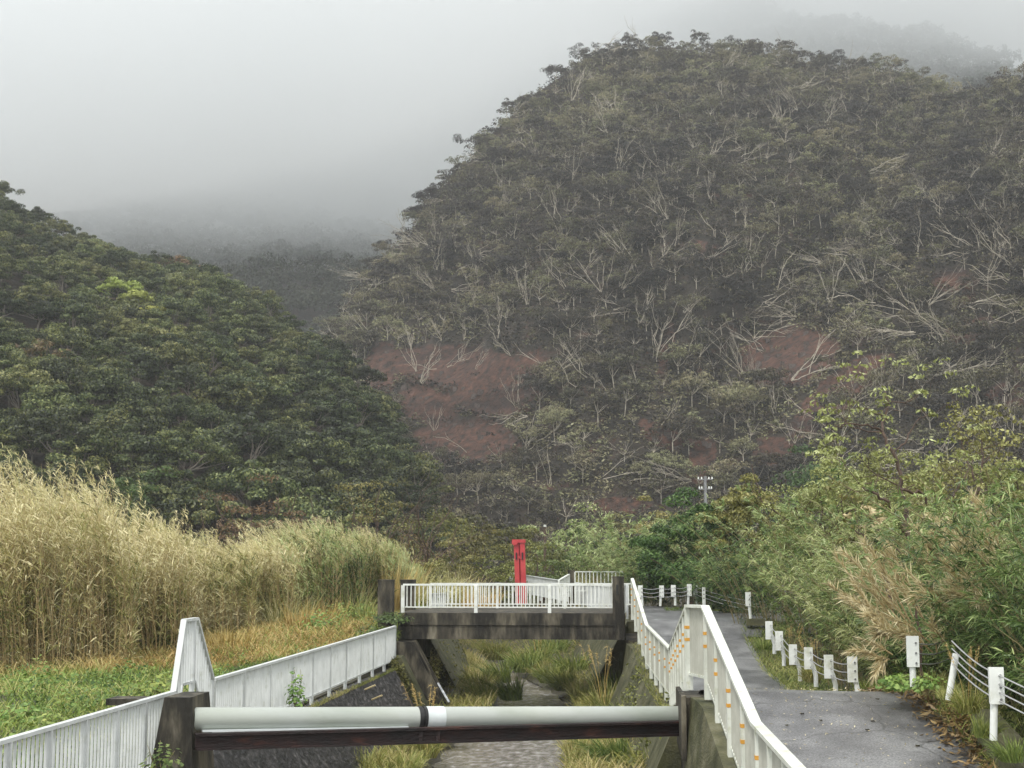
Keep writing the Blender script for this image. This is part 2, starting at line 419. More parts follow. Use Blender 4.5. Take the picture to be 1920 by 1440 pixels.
def hill_mat():
    m, n, l = nodes_of('hillside_soil')
    out = n.new('ShaderNodeOutputMaterial'); p = n.new('ShaderNodeBsdfPrincipled'); p.inputs['Roughness'].default_value = .9
    geo = n.new('ShaderNodeNewGeometry')
    at = n.new('ShaderNodeAttribute'); at.attribute_name = 'scar'
    nz = n.new('ShaderNodeTexNoise'); nz.inputs['Scale'].default_value = .22; nz.inputs['Detail'].default_value = 8; nz.inputs['Roughness'].default_value = .65
    l.new(geo.outputs['Position'], nz.inputs['Vector'])
    n2 = n.new('ShaderNodeTexNoise'); n2.inputs['Scale'].default_value = .7; n2.inputs['Detail'].default_value = 12; n2.inputs['Roughness'].default_value = .7
    l.new(geo.outputs['Position'], n2.inputs['Vector'])
    soil = ramp(n, [(.3, (.015, .012, .008)), (.5, (.034, .026, .017)), (.7, (.065, .046, .032))]); l.new(nz.outputs['Fac'], soil.inputs[0])
    red = ramp(n, [(.34, (.016, .011, .008)), (.45, (.052, .026, .017)), (.57, (.104, .044, .027)), (.72, (.18, .092, .062))]); l.new(n2.outputs['Fac'], red.inputs[0])
    # horizontal strata
    sx = n.new('ShaderNodeSeparateXYZ'); l.new(geo.outputs['Position'], sx.inputs[0])
    mp = n.new('ShaderNodeMapping'); mp.inputs['Scale'].default_value = (.02, .02, .16); l.new(geo.outputs['Position'], mp.inputs[0])
    n3 = n.new('ShaderNodeTexNoise'); n3.inputs['Scale'].default_value = 1; n3.inputs['Detail'].default_value = 5; l.new(mp.outputs[0], n3.inputs['Vector'])
    st = ramp(n, [(.38, (.28, .30, .32)), (.52, (1, 1, 1))]); l.new(n3.outputs['Fac'], st.inputs[0])
    mul = n.new('ShaderNodeMix'); mul.data_type = 'RGBA'; mul.blend_type = 'MULTIPLY'; mul.inputs[0].default_value = .8
    l.new(red.outputs[0], mul.inputs[6]); l.new(st.outputs[0], mul.inputs[7])
    # ragged edge of the scar
    ad = n.new('ShaderNodeMath'); ad.operation = 'MULTIPLY_ADD'; ad.inputs[1].default_value = 1.5
    l.new(nz.outputs['Fac'], ad.inputs[0]); sb_ = n.new('ShaderNodeMath'); sb_.operation = 'SUBTRACT'; sb_.inputs[1].default_value = .02; l.new(at.outputs['Fac'], sb_.inputs[0]); l.new(sb_.outputs[0], ad.inputs[2])
    er = ramp(n, [(.80, (0, 0, 0)), (1.0, (1, 1, 1))]); l.new(ad.outputs[0], er.inputs[0])
    mx = n.new('ShaderNodeMix'); mx.data_type = 'RGBA'
    l.new(er.outputs[0], mx.inputs[0]); l.new(soil.outputs[0], mx.inputs[6]); l.new(mul.outputs[2], mx.inputs[7])
    l.new(mx.outputs[2], p.inputs['Base Color'])
    bp = n.new('ShaderNodeBump'); bp.inputs['Strength'].default_value = .9; bp.inputs['Distance'].default_value = 1.2
    l.new(n2.outputs['Fac'], bp.inputs['Height']); l.new(bp.outputs[0], p.inputs['Normal'])
    l.new(p.outputs[0], out.inputs['Surface'])
    return m


def water_mat():
    m, n, l = nodes_of('stream_water')
    out = n.new('ShaderNodeOutputMaterial'); p = n.new('ShaderNodeBsdfPrincipled')
    geo = n.new('ShaderNodeNewGeometry')
    mp = n.new('ShaderNodeMapping'); mp.inputs['Scale'].default_value = (1, .45, 1); l.new(geo.outputs['Position'], mp.inputs[0])
    nz = n.new('ShaderNodeTexNoise'); nz.inputs['Scale'].default_value = 5; nz.inputs['Detail'].default_value = 6; l.new(mp.outputs[0], nz.inputs['Vector'])
    rp = ramp(n, [(.3, (.15, .135, .12)), (.52, (.26, .24, .22)), (.66, (.42, .40, .38)), (.78, (.7, .69, .68))]); l.new(nz.outputs['Fac'], rp.inputs[0])  # sky reflection painted as pale tones in the water's base colour
    l.new(rp.outputs[0], p.inputs['Base Color'])
    p.inputs['Roughness'].default_value = .12; p.inputs['IOR'].default_value = 1.33
    bp = n.new('ShaderNodeBump'); bp.inputs['Strength'].default_value = .45; bp.inputs['Distance'].default_value = .12
    l.new(nz.outputs['Fac'], bp.inputs['Height']); l.new(bp.outputs[0], p.inputs['Normal'])
    l.new(p.outputs[0], out.inputs['Surface'])
    return m


M['hill'] = hill_mat()
M['water'] = water_mat()


# ---------------------------------------------------------------- leaf and grass generators (vectorised)
def unit(a):
    return a / (np.linalg.norm(a, axis=-1, keepdims=True) + 1e-9)


def kites(mb, p, d, nrm, L, w, col, mat=0):
    """pointed leaves: base p, long axis d, face normal nrm"""
    d = unit(d); s = unit(np.cross(nrm, d))
    L = np.broadcast_to(L, (len(p),))[:, None]; w = np.broadcast_to(w, (len(p),))[:, None]
    a = p; b = p + d * L * .45 + s * w * .5; c = p + d * L; e = p + d * L * .45 - s * w * .5
    v = np.stack([a, b, c, e], 1).reshape(-1, 3)
    mb.add(v, np.arange(len(p) * 4).reshape(-1, 4), col, mat)


def blades(mb, p, d, L, w, droop, col, K=3, mat=0, side=None):
    """long curved blades that narrow to the tip and sink by droop*L"""
    n = len(p); d = unit(d)
    L = np.broadcast_to(L, (n,)).astype(float); w = np.broadcast_to(w, (n,)).astype(float); droop = np.broadcast_to(droop, (n,)).astype(float)
    if side is None:
        side = np.cross(d, np.array([0, 0, 1.0]) + rng.normal(0, .5, (n, 3)))
    s = unit(side)
    ts = np.linspace(0, 1, K + 1)
    prof = np.clip(1.15 - ts ** 1.6 * 1.12, .03, 1); prof[0] = .7
    vs = []
    for t, f in zip(ts, prof):
        c = p + d * (L * t)[:, None]; c = c + np.stack([np.zeros(n), np.zeros(n), -droop * L * t * t], 1)
        vs.append(c + s * (w * f / 2)[:, None]); vs.append(c - s * (w * f / 2)[:, None])
    v = np.stack(vs, 1).reshape(-1, 3)
    st = 2 * (K + 1); base = np.arange(n)[:, None] * st
    q = np.concatenate([base + np.array([[2 * k, 2 * k + 1, 2 * k + 3, 2 * k + 2]]) for k in range(K)], 0)
    c = np.asarray(col, float)
    if c.ndim == 2:
        c = np.concatenate([c] * K, 0)
    mb.add(v, q, c, mat)


def tintcol(n, lo, hi, g=0.0, b=0.5):
    return np.stack([rng.uniform(lo, hi, n), np.full(n, g) if np.isscalar(g) else g, np.full(n, b)], 1)


def rdirs(n, zmin=-1.0):
    z = rng.uniform(zmin, 1, n); a = rng.uniform(0, 2 * math.pi, n); r = np.sqrt(1 - z * z)
    return np.stack([r * np.cos(a), r * np.sin(a), z], 1)


def crown(mb, R, H, base, clumps, per, leaf, flat=.5, lo=.15, hi=.75, seed_off=(0, 0), rag=.2, g=0.0, zmin=-.15, centres=None, mat=0, csize=.34):
    """leaf clumps spread through an uneven dome; each clump a flattened pad of leaves"""
    dirs = rdirs(clumps, zmin)
    rad = rng.uniform(.62, 1.0, clumps) * (1 + rng.normal(0, rag * .5, clumps))
    c = dirs * rad[:, None] * np.array([R, R, H]) + np.array([seed_off[0], seed_off[1], base])
    if centres is not None:
        c = centres
        clumps = len(c)
    cr = R * csize * rng.uniform(.65, 1.25, clumps)
    idx = np.repeat(np.arange(clumps), per)
    n = len(idx)
    u = rdirs(n, -.35)
    rr = rng.uniform(.55, 1.05, n) ** .7
    p = c[idx] + u * (cr[idx] * rr)[:, None] * np.array([1, 1, flat])
    nrm = unit(u * np.array([1, 1, 1.4]) + rng.normal(0, .45, (n, 3)))
    d = unit(np.cross(nrm, rng.normal(0, 1, (n, 3))) + np.array([0, 0, -.15]))
    ct = rng.uniform(-.17, .17, clumps)
    col = tintcol(n, lo, hi, g); col[:, 0] = np.clip(col[:, 0] + ct[idx] + .13 * u[:, 2], 0, 1)  # light from above put into the tint: leaves atop each clump are paler
    L = leaf * rng.uniform(.7, 1.35, n)
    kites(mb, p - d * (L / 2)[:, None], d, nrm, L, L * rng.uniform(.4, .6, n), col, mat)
    return c


def limb(mb, a, b, r0, r1, n=5, k=5, bend=.08, mat=0):
    a = np.asarray(a, float); b = np.asarray(b, float)
    t = np.linspace(0, 1, k)[:, None]
    L = np.linalg.norm(b - a)
    off = rng.normal(0, bend * L * .35, (k, 3)); off[0] = 0; off[-1] = 0
    pts = a + (b - a) * t + off * (np.sin(t * math.pi) + .1) * np.array([1, 1, .7])
    pts[0] = a
    mb.tube(pts, r0 + (r1 - r0) * t[:, 0] ** .8, n, mat=mat, cap=False)
    return pts


def branch_tree(mb, base, d, L, r, depth, n=5, spread=.55, ends=None, kids=(2, 4), shrink=.68, up=.15):
    d = unit(np.asarray(d, float)); end = np.asarray(base) + d * L
    pts = limb(mb, base, end, r, r * .6, n, 4 + (depth > 1), .16)
    if depth == 0:
        if ends is not None: ends.append(end)
        return
    for i in range(rng.integers(kids[0], kids[1] + 1)):
        t = rng.uniform(.45, 1.0) if i else 1.0
        p = pts[min(int(t * (len(pts) - 1) + .5), len(pts) - 1)]
        nd = unit(d + rng.normal(0, spread, 3) + np.array([0, 0, up]))
        branch_tree(mb, p, nd, L * shrink * rng.uniform(.75, 1.2), r * .55, depth - 1, max(3, n - 1), spread, ends, kids, shrink, up)


# ---------------------------------------------------------------- course of the stream and the roads
LX, RX = -6.9, 1.15                    # fence lines on the two banks


def shift(Y):
    t = np.clip((np.asarray(Y, float) - 52) / 40, 0, 3)
    return -6.0 * t ** 1.6


def rx(Y):                              # right bank edge (it closes in a little towards the bridge)
    return np.interp(Y, [0, 12, 17.2, 22, 23.2, 34, 41, 47, 60], [1.6, 1.6, 1.5, 1.22, 1.08, 1.06, .65, .28, .2])


def lx(Y):
    return np.interp(Y, [0, 43, 48], [-6.9, -6.95, -7.35])


def road_z(Y):
    return np.interp(Y, [0, 12, 16.5, 21.6, 22.4, 23.5, 29, 34, 40, 46.3, 56, 300], [1.95, 1.95, 1.97, 2.97, 3.07, 2.95, 1.9, 1.75, 2.1, 3.22, 3.28, 3.3])


BANK_Z = 1.95
# ground: one sheet; columns follow the channel, the bed lies in between
ys = np.concatenate([np.arange(-20, 10, 3.), np.arange(10, 70, .6), np.arange(70, 140, 2.5), np.arange(140, 1500, 40)])
offs_l = np.array([-1500, -600, -300, -150, -80, -50, -35, -25, -18, -13, -9, -6, -4, -2.5, -1.3, -.6, -.12])
offs_r = np.array([.35, 3.0, 3.6, 4.3, 5.2, 6.5, 8, 10, 13, 17, 24, 35, 60, 120, 300, 700, 1500])
V, SCARC = [], []
ncol = len(offs_l) + len(offs_r) + 2
for Y in ys:
    sh = float(shift(Y)); l_, r_ = float(lx(Y)) + sh, float(rx(Y)) + sh
    for o in offs_l:
        x = l_ + o
        z = BANK_Z + np.clip((Y - 38) / 10, 0, 1) * .9 * np.clip(1 - abs(o) / 20, .2, 1) - .02
        if o < -6: z += .5 * (fbm(x * .1, Y * .1, 3) - .5) * 2
        V.append((x, Y, z))
    V.append((l_ - .10, Y, -.35)); V.append((r_ + .33, Y, -.35))
    rz_ = float(road_z(Y)) - .03
    for o in offs_r:
        x = r_ + o
        z = rz_ - (0.02 if o < 3.3 else 0)
        if o > 3.3:
            k = min((o - 3.3) / 6, 1)
            z = rz_ * (1 - k) + k * (2.3 + .02 * min(o, 60)) + (fbm(x * .2, Y * .2, 5) - .5) * .5 * k - .08
        V.append((x, Y, z))
V = np.array(V); nr = len(ys)
q = [[i * ncol + j, i * ncol + j + 1, (i + 1) * ncol + j + 1, (i + 1) * ncol + j] for i in range(nr - 1) for j in range(ncol - 1)]
gm = MB().add(V, q)
o = gm.build('ground', M['soil']); tag(o, kind='structure')


def sheet(xl, xr, Y0, Y1, zf, step=.5, nx=8):
    """strip between two edge functions"""
    Ys = np.arange(Y0, Y1 + 1e-6, step); m = MB(); vv = []
    for Y in Ys:
        a, b = xl(Y), xr(Y)
        for i in range(nx + 1):
            x = a + (b - a) * i / nx
            vv.append((x, Y, zf(x, Y)))
    qq = [[i * (nx + 1) + j, i * (nx + 1) + j + 1, (i + 1) * (nx + 1) + j + 1, (i + 1) * (nx + 1) + j] for i in range(len(Ys) - 1) for j in range(nx)]
    return m.add(vv, qq)


# road on the right bank, humped over the pipe crossing and up to the bridge
def road_r(Y):
    return float(rx(Y)) + np.interp(Y, [0, 22, 25, 34, 44, 48, 56], [3.1, 3.25, 3.1, 3.1, 3.2, 3.7, 3.9])


rm = sheet(lambda Y: float(rx(Y)) + .12, road_r, -5, 44.0, lambda x, Y: float(road_z(Y)) + .012 * math.sin(x * 2 + Y), .4)
rm2 = sheet(lambda Y: float(rx(Y)) + .12 if Y < 55 else .3, lambda Y: float(np.interp(Y, [44, 47, 50, 53, 58], [4.1, 4.6, 4.2, 2.9, 1.0])), 43.8, 57, lambda x, Y: float(road_z(Y)) + .004 + .012 * math.sin(x * 2 + Y), .4)
v2, q2, c2, m2 = rm2.arrays(); rm.add(v2, q2)
o = rm.build('road', M['asphalt'], smooth=True); tag(o, kind='structure')

# stream water: narrow runs between grassy bars
def water_l(Y): return float(np.interp(Y, [0, 30, 36, 44, 47, 51, 56, 62, 70, 90, 140], [-4.9, -4.9, -4.75, -4.4, -4.3, -4.5, -5.0, -5.9, -7.9, -16, -40]))
def water_r(Y): return float(np.interp(Y, [0, 30, 36, 41, 47, 51, 56, 62, 70, 90, 140], [-1.3, -1.4, -1.6, -1.7, -1.7, -2.0, -3.0, -4.6, -6.3, -13, -36]))
def bed_z(Y): return float(np.interp(Y, [0, 36, 60, 140], [-.02, 0, .15, .6]))
o = sheet(lambda Y: water_l(Y) - .4, lambda Y: water_r(Y) + .4, 8, 140, lambda x, Y: bed_z(Y), 1.0, 6).build('stream', M['water']); tag(o, kind='structure')
# gravel bars at both sides of the water
def barz(x, Y, e): return bed_z(Y) - .12 + .55 * min(max(e, 0), 1) + .15 * float(vnoise(x * 1.7, Y * 1.3, 9))
bm = sheet(lambda Y: float(lx(Y)) + .9 + float(shift(Y)), lambda Y: water_l(Y) + .05, 8, 130, lambda x, Y: barz(x, Y, (water_l(Y) - x) * .5 + .1), .8, 6)
b2 = sheet(lambda Y: water_r(Y) - .05, lambda Y: float(rx(Y)) - .2 + float(shift(Y)), 8, 130, lambda x, Y: barz(x, Y, (x - water_r(Y)) * .5 + .1), .8, 8)
v2, q2, c2, m2 = b2.arrays(); bm.add(v2, q2)
o = bm.build('stream_bank', M['soil']); tag(o, kind='structure')


# ---------------------------------------------------------------- channel walls
def batter_wall(mb, side, Y0, Y1, top, foot_off, thick=.35, zbot=-.3, step=1.0, inset=0.0):
    Ys = np.arange(Y0, Y1 + 1e-6, step)
    if Ys[-1] < Y1 - 1e-3: Ys = np.append(Ys, Y1)
    prof = []
    for Y in Ys:
        e = (float(lx(Y)) if side < 0 else float(rx(Y))) + float(shift(Y))
        t = top(Y)
        s = -side
        e2 = e + s * inset
        fo = foot_off * (t - zbot) / 2.2
        prof.append([(e2 - s * thick, Y, zbot), (e2 - s * thick, Y, t), (e2 + s * .14, Y, t), (e2 + s * (.14 + fo), Y, zbot)])
    v = np.array(prof).reshape(-1, 3)
    q = []
    for i in range(len(Ys) - 1):
        for j in range(4):
            k = (j + 1) % 4
            f = [i * 4 + j, i * 4 + k, (i + 1) * 4 + k, (i + 1) * 4 + j]
            q.append(f if side < 0 else f[::-1])
    L = (len(Ys) - 1) * 4
    e0, e1 = [0, 3, 2, 1], [L, L + 1, L + 2, L + 3]
    q += [e0 if side < 0 else e0[::-1], e1 if side < 0 else e1[::-1]]
    mb.add(v, q)


lw = thing('retaining_wall', 'dark sloping concrete channel wall under the left railing', 'retaining wall', (0, 0, 0))
w = MB(); batter_wall(w, -1, 8, 42.4, lambda Y: 1.88, 1.25); w.build('wall_face', M['wallconc'], lw)
w = MB(); batter_wall(w, -1, 42.4, 44.0, lambda Y: 1.7, 1.1, inset=-.25); batter_wall(w, -1, 44.0, 45.3, lambda Y: 2.1, 1.15, inset=.02)
batter_wall(w, -1, 46.9, 48.2, lambda Y: 2.1, 1.15, inset=.0); batter_wall(w, -1, 48.2, 51.5, lambda Y: 2.1, 1.15, inset=-.2)
batter_wall(w, -1, 51.5, 120, lambda Y: 2.6, 1.2, inset=.05, step=2); w.build('wall_face', M['moss'], lw)
w = MB(); batter_wall(w, -1, 45.3, 46.9, lambda Y: 2.5, 1.2, inset=.25)
for k in range(4):
    batter_wall(w, -1, 45.4 + k * .42, 45.55 + k * .42, lambda Y: 2.5, 1.2, inset=.33)
w.build('rib', M['conc'], lw)
# weep pipes and a spill of water
for px, py, Y in ((693, 1290, 36.0), (706, 1309, 36.2), (770, 1404, 35.4)):
    c = W(px, py, Y); t = MB(); t.tube([c + (-.12, 0, -.04), c + (.16, -.12, .08)], .022, 8)
    o = t.build('drain_pipe', M['tan'])
    tag(o, {693: 'short rusty drain pipe poking from the left channel wall, upper one', 706: 'short rusty drain pipe poking from the left channel wall, second one down', 770: 'short rusty drain pipe low on the channel wall below the steel beam'}[px], 'drain pipe', 'drain pipes in the channel wall')
sp = MB(); a, b = W(822, 1282, 46.0), W(843, 1318, 45.0)
sp.beam(a + (-.02, 0, .02), b + (-.02, 0, .02), .07, .03); o = sp.build('water_spill', M['foam']); tag(o, 'thin white spill of water running down the ribbed channel wall', 'water spill')

rw = thing('retaining_wall', 'mossy concrete channel wall under the right railing beside the path', 'retaining wall', (0, 0, 0))


def rw_top(Y): return float(np.interp(Y, [0, 16, 16.9, 21.4, 23.4, 25.5, 34, 40, 46.5, 130], [1.86, 1.86, 1.9, 2.93, 2.93, 2.3, 1.6, 1.85, 3.0, 3.0]))
w = MB(); batter_wall(w, 1, 24.7, 44.2, rw_top, .95, step=.7); w.build('wall_face', M['moss'], rw)
w = MB(); batter_wall(w, 1, 8, 22.6, rw_top, .25, step=.7, zbot=-.3); w.build('wall_face', M['moss'], rw)
w = MB(); batter_wall(w, 1, 44.2, 47.0, lambda Y: 2.4 if Y < 46 else 2.4, .3, inset=.1, step=.7); batter_wall(w, 1, 52, 120, lambda Y: 2.9, 1.2, step=2); w.build('wall_face', M['moss'], rw)

# concrete abutments that carry the pipe
ab = thing('pipe_abutment', 'dark concrete pier holding the left end of the grey pipe', 'abutment', (0, 0, 0))
m_ = MB(); m_.hexa([(-7.15, 20.2, -.3), (-5.95, 20.2, -.3), (-5.95, 21.5, -.3), (-7.15, 21.5, -.3)], [(-6.60, 20.35, 3.08), (-6.22, 20.35, 3.08), (-6.22, 21.3, 3.08), (-6.60, 21.3, 3.08)])
m_.build('pier', M['conc'], ab)
ab = thing('pipe_abutment', 'mossy concrete pier with sloping top holding the right end of the pipe', 'abutment', (0, 0, 0))
m_ = MB(); m_.hexa([(.93, 22.6, -.3), (1.5, 22.6, -.3), (1.5, 24.7, -.3), (.93, 24.7, -.3)], [(.93, 22.6, 2.92), (1.5, 22.6, 2.97), (1.5, 24.7, 2.86), (.93, 24.7, 2.84)])
m_.build('pier', M['conc'], ab)
m_ = MB(); m_.hexa([(.86, 22.4, 2.0), (.93, 22.4, 2.0), (.93, 24.9, 2.0), (.86, 24.9, 2.0)], [(.86, 22.4, 2.96), (.93, 22.4, 2.97), (.93, 24.9, 2.9), (.86, 24.9, 2.9)])
m_.build('facing', M['conc'], ab)

# ---------------------------------------------------------------- pipe and beam
pp = thing('water_pipe', 'thick pale grey-green pipe spanning the stream between two piers', 'pipe', (0, 0, 0))
pa, pb = W(362, 1348, 20.6), W(1284, 1343, 24.0)
def lerp(t): return pa + (pb - pa) * t
m_ = MB(); m_.tube([lerp(0), lerp(.427)], .165, 28); o = m_.build('pipe_section', M['pipe'], pp, smooth=True)
m_ = MB(); m_.tube([lerp(.442), lerp(1)], .165, 28); o = m_.build('pipe_section', M['pipe'], pp, smooth=True)
m_ = MB(); m_.tube([lerp(.425), lerp(.432)], .174, 28); m_.tube([lerp(.431), lerp(.437)], .155, 28); m_.tube([lerp(.436), lerp(.441)], .172, 28); m_.build('joint_ring', M['black'], pp, smooth=True)
m_ = MB(); m_.tube([lerp(.4415), lerp(.477)], .1725, 28); m_.build('joint_band', M['band'], pp, smooth=True)
bb = thing('steel_beam', 'rusted dark steel beam lying below the grey pipe', 'beam', (0, 0, 0))
ba, be = W(366, 1391, 20.35), W(1284, 1365, 23.7)
m_ = MB(); m_.beam(ba, be, .05, .16); m_.build('web', M['rustbeam'], bb)
m_ = MB(); m_.beam(ba + (0, 0, .10), be + (0, 0, .10), .16, .035); m_.beam(ba + (0, 0, -.10), be + (0, 0, -.10), .16, .035); m_.build('flange', M['rustbeam'], bb)
for t in (.43, .465):
    c = ba + (be - ba) * t; m_ = MB(); m_.box(c + (0, .02, .0), (.03, .075, .082)); m_.build('bracket', M['rustbeam'], bb)
# slim grey conduit lying on the beam at the left half
cb = MB(); cb.beam(ba + (.05, .16, .135), ba + (be - ba) * .40 + (0, .16, .11), .10, .025); o = cb.build('conduit', M['band']); tag(o, 'slim white strip lying between the pipe and the rusty beam on the left', 'conduit')


# ---------------------------------------------------------------- railings
def railing(name, label, path, h, mat, post_gap, bar_gap=.125, rail_w=.09, foot=.06, group=None, tape=None, bar=(.016, .035), post_w=.055, cat='railing', rail_h=.045):
    """path: base points; rails follow them, posts and bars stay upright"""
    path = np.array(path, float)
    t = thing(name, label, cat, tuple(path[0]), group=group)
    P = path - path[0]
    seg = np.linalg.norm(np.diff(P[:, :2], axis=0), axis=1); cum = np.concatenate([[0], np.cumsum(seg)])
    tot = cum[-1]

    def at(s):
        return np.array([np.interp(s, cum, P[:, k]) for k in range(3)])
    top, low = MB(), MB()
    up = np.array([0, 0, 1.0])
    for a, b in zip(P[:-1], P[1:]):
        top.beam(a + up * h, b + up * h, rail_w, rail_h)
        low.beam(a + up * (foot + .07), b + up * (foot + .07), .035, .04)
    top.build('top_rail', M[mat], t); low.build('bottom_rail', M[mat], t)
    bars = MB(); s = bar_gap
    while s < tot:
        p = at(s); d = at(min(s + .05, tot)) - at(max(s - .05, 0)); rz = math.atan2(d[1], d[0])
        bars.box(p + up * (h + foot + .07) / 2, (bar[0] / 2, bar[1] / 2, (h - foot - .09) / 2), rz)
        s += bar_gap
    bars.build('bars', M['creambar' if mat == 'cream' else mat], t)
    n = max(1, round(tot / post_gap)); gaps = [tot * i / n for i in range(n + 1)]
    for s in gaps:
        p = at(s); d = at(min(s + .05, tot)) - at(max(s - .05, 0)); rz = math.atan2(d[1], d[0])
        pm = MB(); pm.box((0, 0, (h - .02) / 2 - .06), (post_w / 2, post_w / 2 + .012, (h + .10) / 2)); po = pm.build('post', M[mat], t)
        po.location = p; po.rotation_euler = (0, 0, rz)
        if tape:
            for zz in tape:
                tm = MB(); tm.box((0, 0, h * zz), (post_w / 2 + .004, post_w / 2 + .016, .024)); to = tm.build('reflective_tape', M['orange'], po)
    return t


HF = 1.12
left_near = [(-6.9, 9, 3.03 - HF), (-6.9, 21.71, 3.03 - HF), (-6.9, 22.14, 4.10 - HF), (-6.9, 22.79, 4.10 - HF), (-6.9, 23.78, 3.05 - HF)]
railing('railing', 'white bar railing along the left bank that climbs to a sharp peak at the pier', left_near, HF, 'greywhite', 1.15, tape=None)
railing('railing', 'long white railing on the left channel wall running up to the bridge', [(-6.9, 23.83, 3.05 - HF), (-6.93, 33.5, 3.06 - HF), (-6.95, 43.3, 3.08 - HF)], HF, 'greywhite', 1.9)
HR = 1.2
right_near = [(1.6, 9, 3.15 - HR), (1.52, 17.2, 3.13 - HR), (1.23, 22.2, 4.33 - HR), (1.02, 23.25, 4.31 - HR)]
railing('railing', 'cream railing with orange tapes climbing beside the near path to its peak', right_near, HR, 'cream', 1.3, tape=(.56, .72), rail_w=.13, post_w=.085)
right_far = [(1.02, 23.3, 4.30 - HR), (1.06, 34.0, 2.99 - HR), (.62, 41.0, 3.24 - HR), (.26, 46.9, 4.48 - HR)]
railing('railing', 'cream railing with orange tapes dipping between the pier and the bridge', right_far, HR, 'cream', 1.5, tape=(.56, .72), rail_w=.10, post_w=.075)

# ---------------------------------------------------------------- bridge
br = thing('footbridge', 'stained concrete girder bridge crossing the channel', 'bridge', (-3.6, 46.7, 0))
bz = 3.37
zsplit, zlow = W(900, 1172, 46.7)[2], W(900, 1199, 46.7)[2]
bx0, bx1 = -7.4, .02
m_ = MB(); m_.hexa([(bx0 + 3.6, 0, zsplit), (bx1 + 3.6, 0, zsplit), (bx1 + 3.6, 5.2, zsplit), (bx0 + 3.6, 5.2, zsplit)], [(bx0 + 3.6, 0, bz), (bx1 + 3.6, 0, bz), (bx1 + 3.6, 5.2, bz), (bx0 + 3.6, 5.2, bz)])
m_.build('deck_slab', M['conc'], br)
m_ = MB(); m_.box(((bx0 + bx1) / 2 + 3.6, .32, (zsplit + zlow) / 2), ((bx1 - bx0) / 2, .27, (zsplit - zlow) / 2 - .004)); m_.build('girder', M['conc'], br)
m_ = MB(); m_.box(((bx0 + bx1) / 2 + 3.6, 4.7, (zsplit + zlow) / 2), ((bx1 - bx0) / 2, .27, (zsplit - zlow) / 2 - .004)); m_.build('girder', M['conc'], br)
m_ = MB(); m_.box((bx0 + 3.6 - .1, 2.6, 1.2), (.35, 2.3, 1.3)); m_.build('abutment', M['conc'], br)
m_ = MB(); m_.box((bx1 + 3.6 + .30, 2.6, 1.2), (.28, 2.3, 1.3)); m_.build('abutment', M['conc'], br)
for lab, px0, px1, pt, pb_, Y in (('dark square stone pillar at the near left corner of the bridge', 709, 735, 1087, 1175, 46.6), ('dark square stone pillar at the far left corner of the bridge', 751, 776, 1087, 1165, 49.5),
                                 ('dark square stone pillar at the near right corner of the bridge', 1148, 1171, 1081, 1200, 46.62)):
    a, b = W(px0, pt, Y), W(px1, pb_, Y)
    t = thing('pillar', lab, 'pillar', ((a[0] + b[0]) / 2, Y + .2, b[2]), group='pillars at the ends of the bridge')
    hw = (b[0] - a[0]) / 2; hh = (a[2] - b[2])
    m_ = MB(); m_.box((0, 0, hh / 2 - .02), (hw, hw, hh / 2 - .02)); m_.build('shaft', M['conc'], t)
    m_ = MB(); m_.box((0, 0, hh - .02), (hw * 1.03, hw * 1.03, .025)); m_.build('cap', M['conc'], t)
    if px0 == 1148:
        m_ = MB(); m_.box((-.03, -hw - .003, hh - .42), (.035, .006, .16)); m_.build('name_plate', M['black'], t)
railing('railing', 'bright white bar railing on the near side of the bridge deck', [(-7.28, 46.95, bz + .05), (-.02, 46.95, bz + .05)], .86, 'white', 2.35, bar_gap=.135, bar=(.03, .03), rail_w=.07, post_w=.11, rail_h=.06)
railing('railing', 'bright white bar railing on the far side of the bridge deck', [(-7.0, 51.6, bz + .02), (.3, 51.6, bz + .02)], .86, 'white', 2.35, bar_gap=.135, bar=(.03, .03), rail_w=.07, post_w=.09)
# railings of the channel beyond the bridge
railing('railing', 'grey-white railing on the left bank seen through the bridge railing', [(-7.2, 53, 2.75), (-7.5, 62, 2.6), (-9.5, 74, 2.6), (-14, 88, 2.7)], 1.1, 'greywhite', 2.2, bar_gap=.14)
railing('railing', 'grey-white railing with dark top on the right bank beyond the bridge', [(.1, 52.2, 3.1), (-.6, 60, 2.9), (-2.5, 70, 2.95), (-6.5, 82, 3.3)], 1.1, 'greywhite', 2.2, bar_gap=.14)
pA, pB = W(1078, 1072, 66), W(1147, 1072, 66)
railing('railing', 'small white railing of a further crossing behind the bridge', [(pA[0], 66, pA[2] - 1.0), (pB[0] + .5, 66, pA[2] - 1.0)], 1.0, 'white', 1.7, bar_gap=.17, bar=(.04, .03))
pA = W(1071, 1087, 66.2)
t = thing('pillar', 'small dark pillar at the left end of the further crossing', 'pillar', (pA[0] + .0, 66.4, pA[2] - 1.2)); m_ = MB(); m_.box((0, 0, .8), (.15, .15, .8)); m_.build('shaft', M['conc'], t)
m_ = MB(); m_.box((0, 0, 1.62), (.16, .16, .02)); m_.build('cap', M['conc'], t)
a_, b_ = W(1048, 1088, 64), W(1067, 1077, 66)
railing('railing', 'short sloping white railing left of the small dark pillar', [(a_[0], 64, a_[2] - .9), (b_[0], 66, b_[2] - .9)], .9, 'white', 1.2, bar_gap=.12)

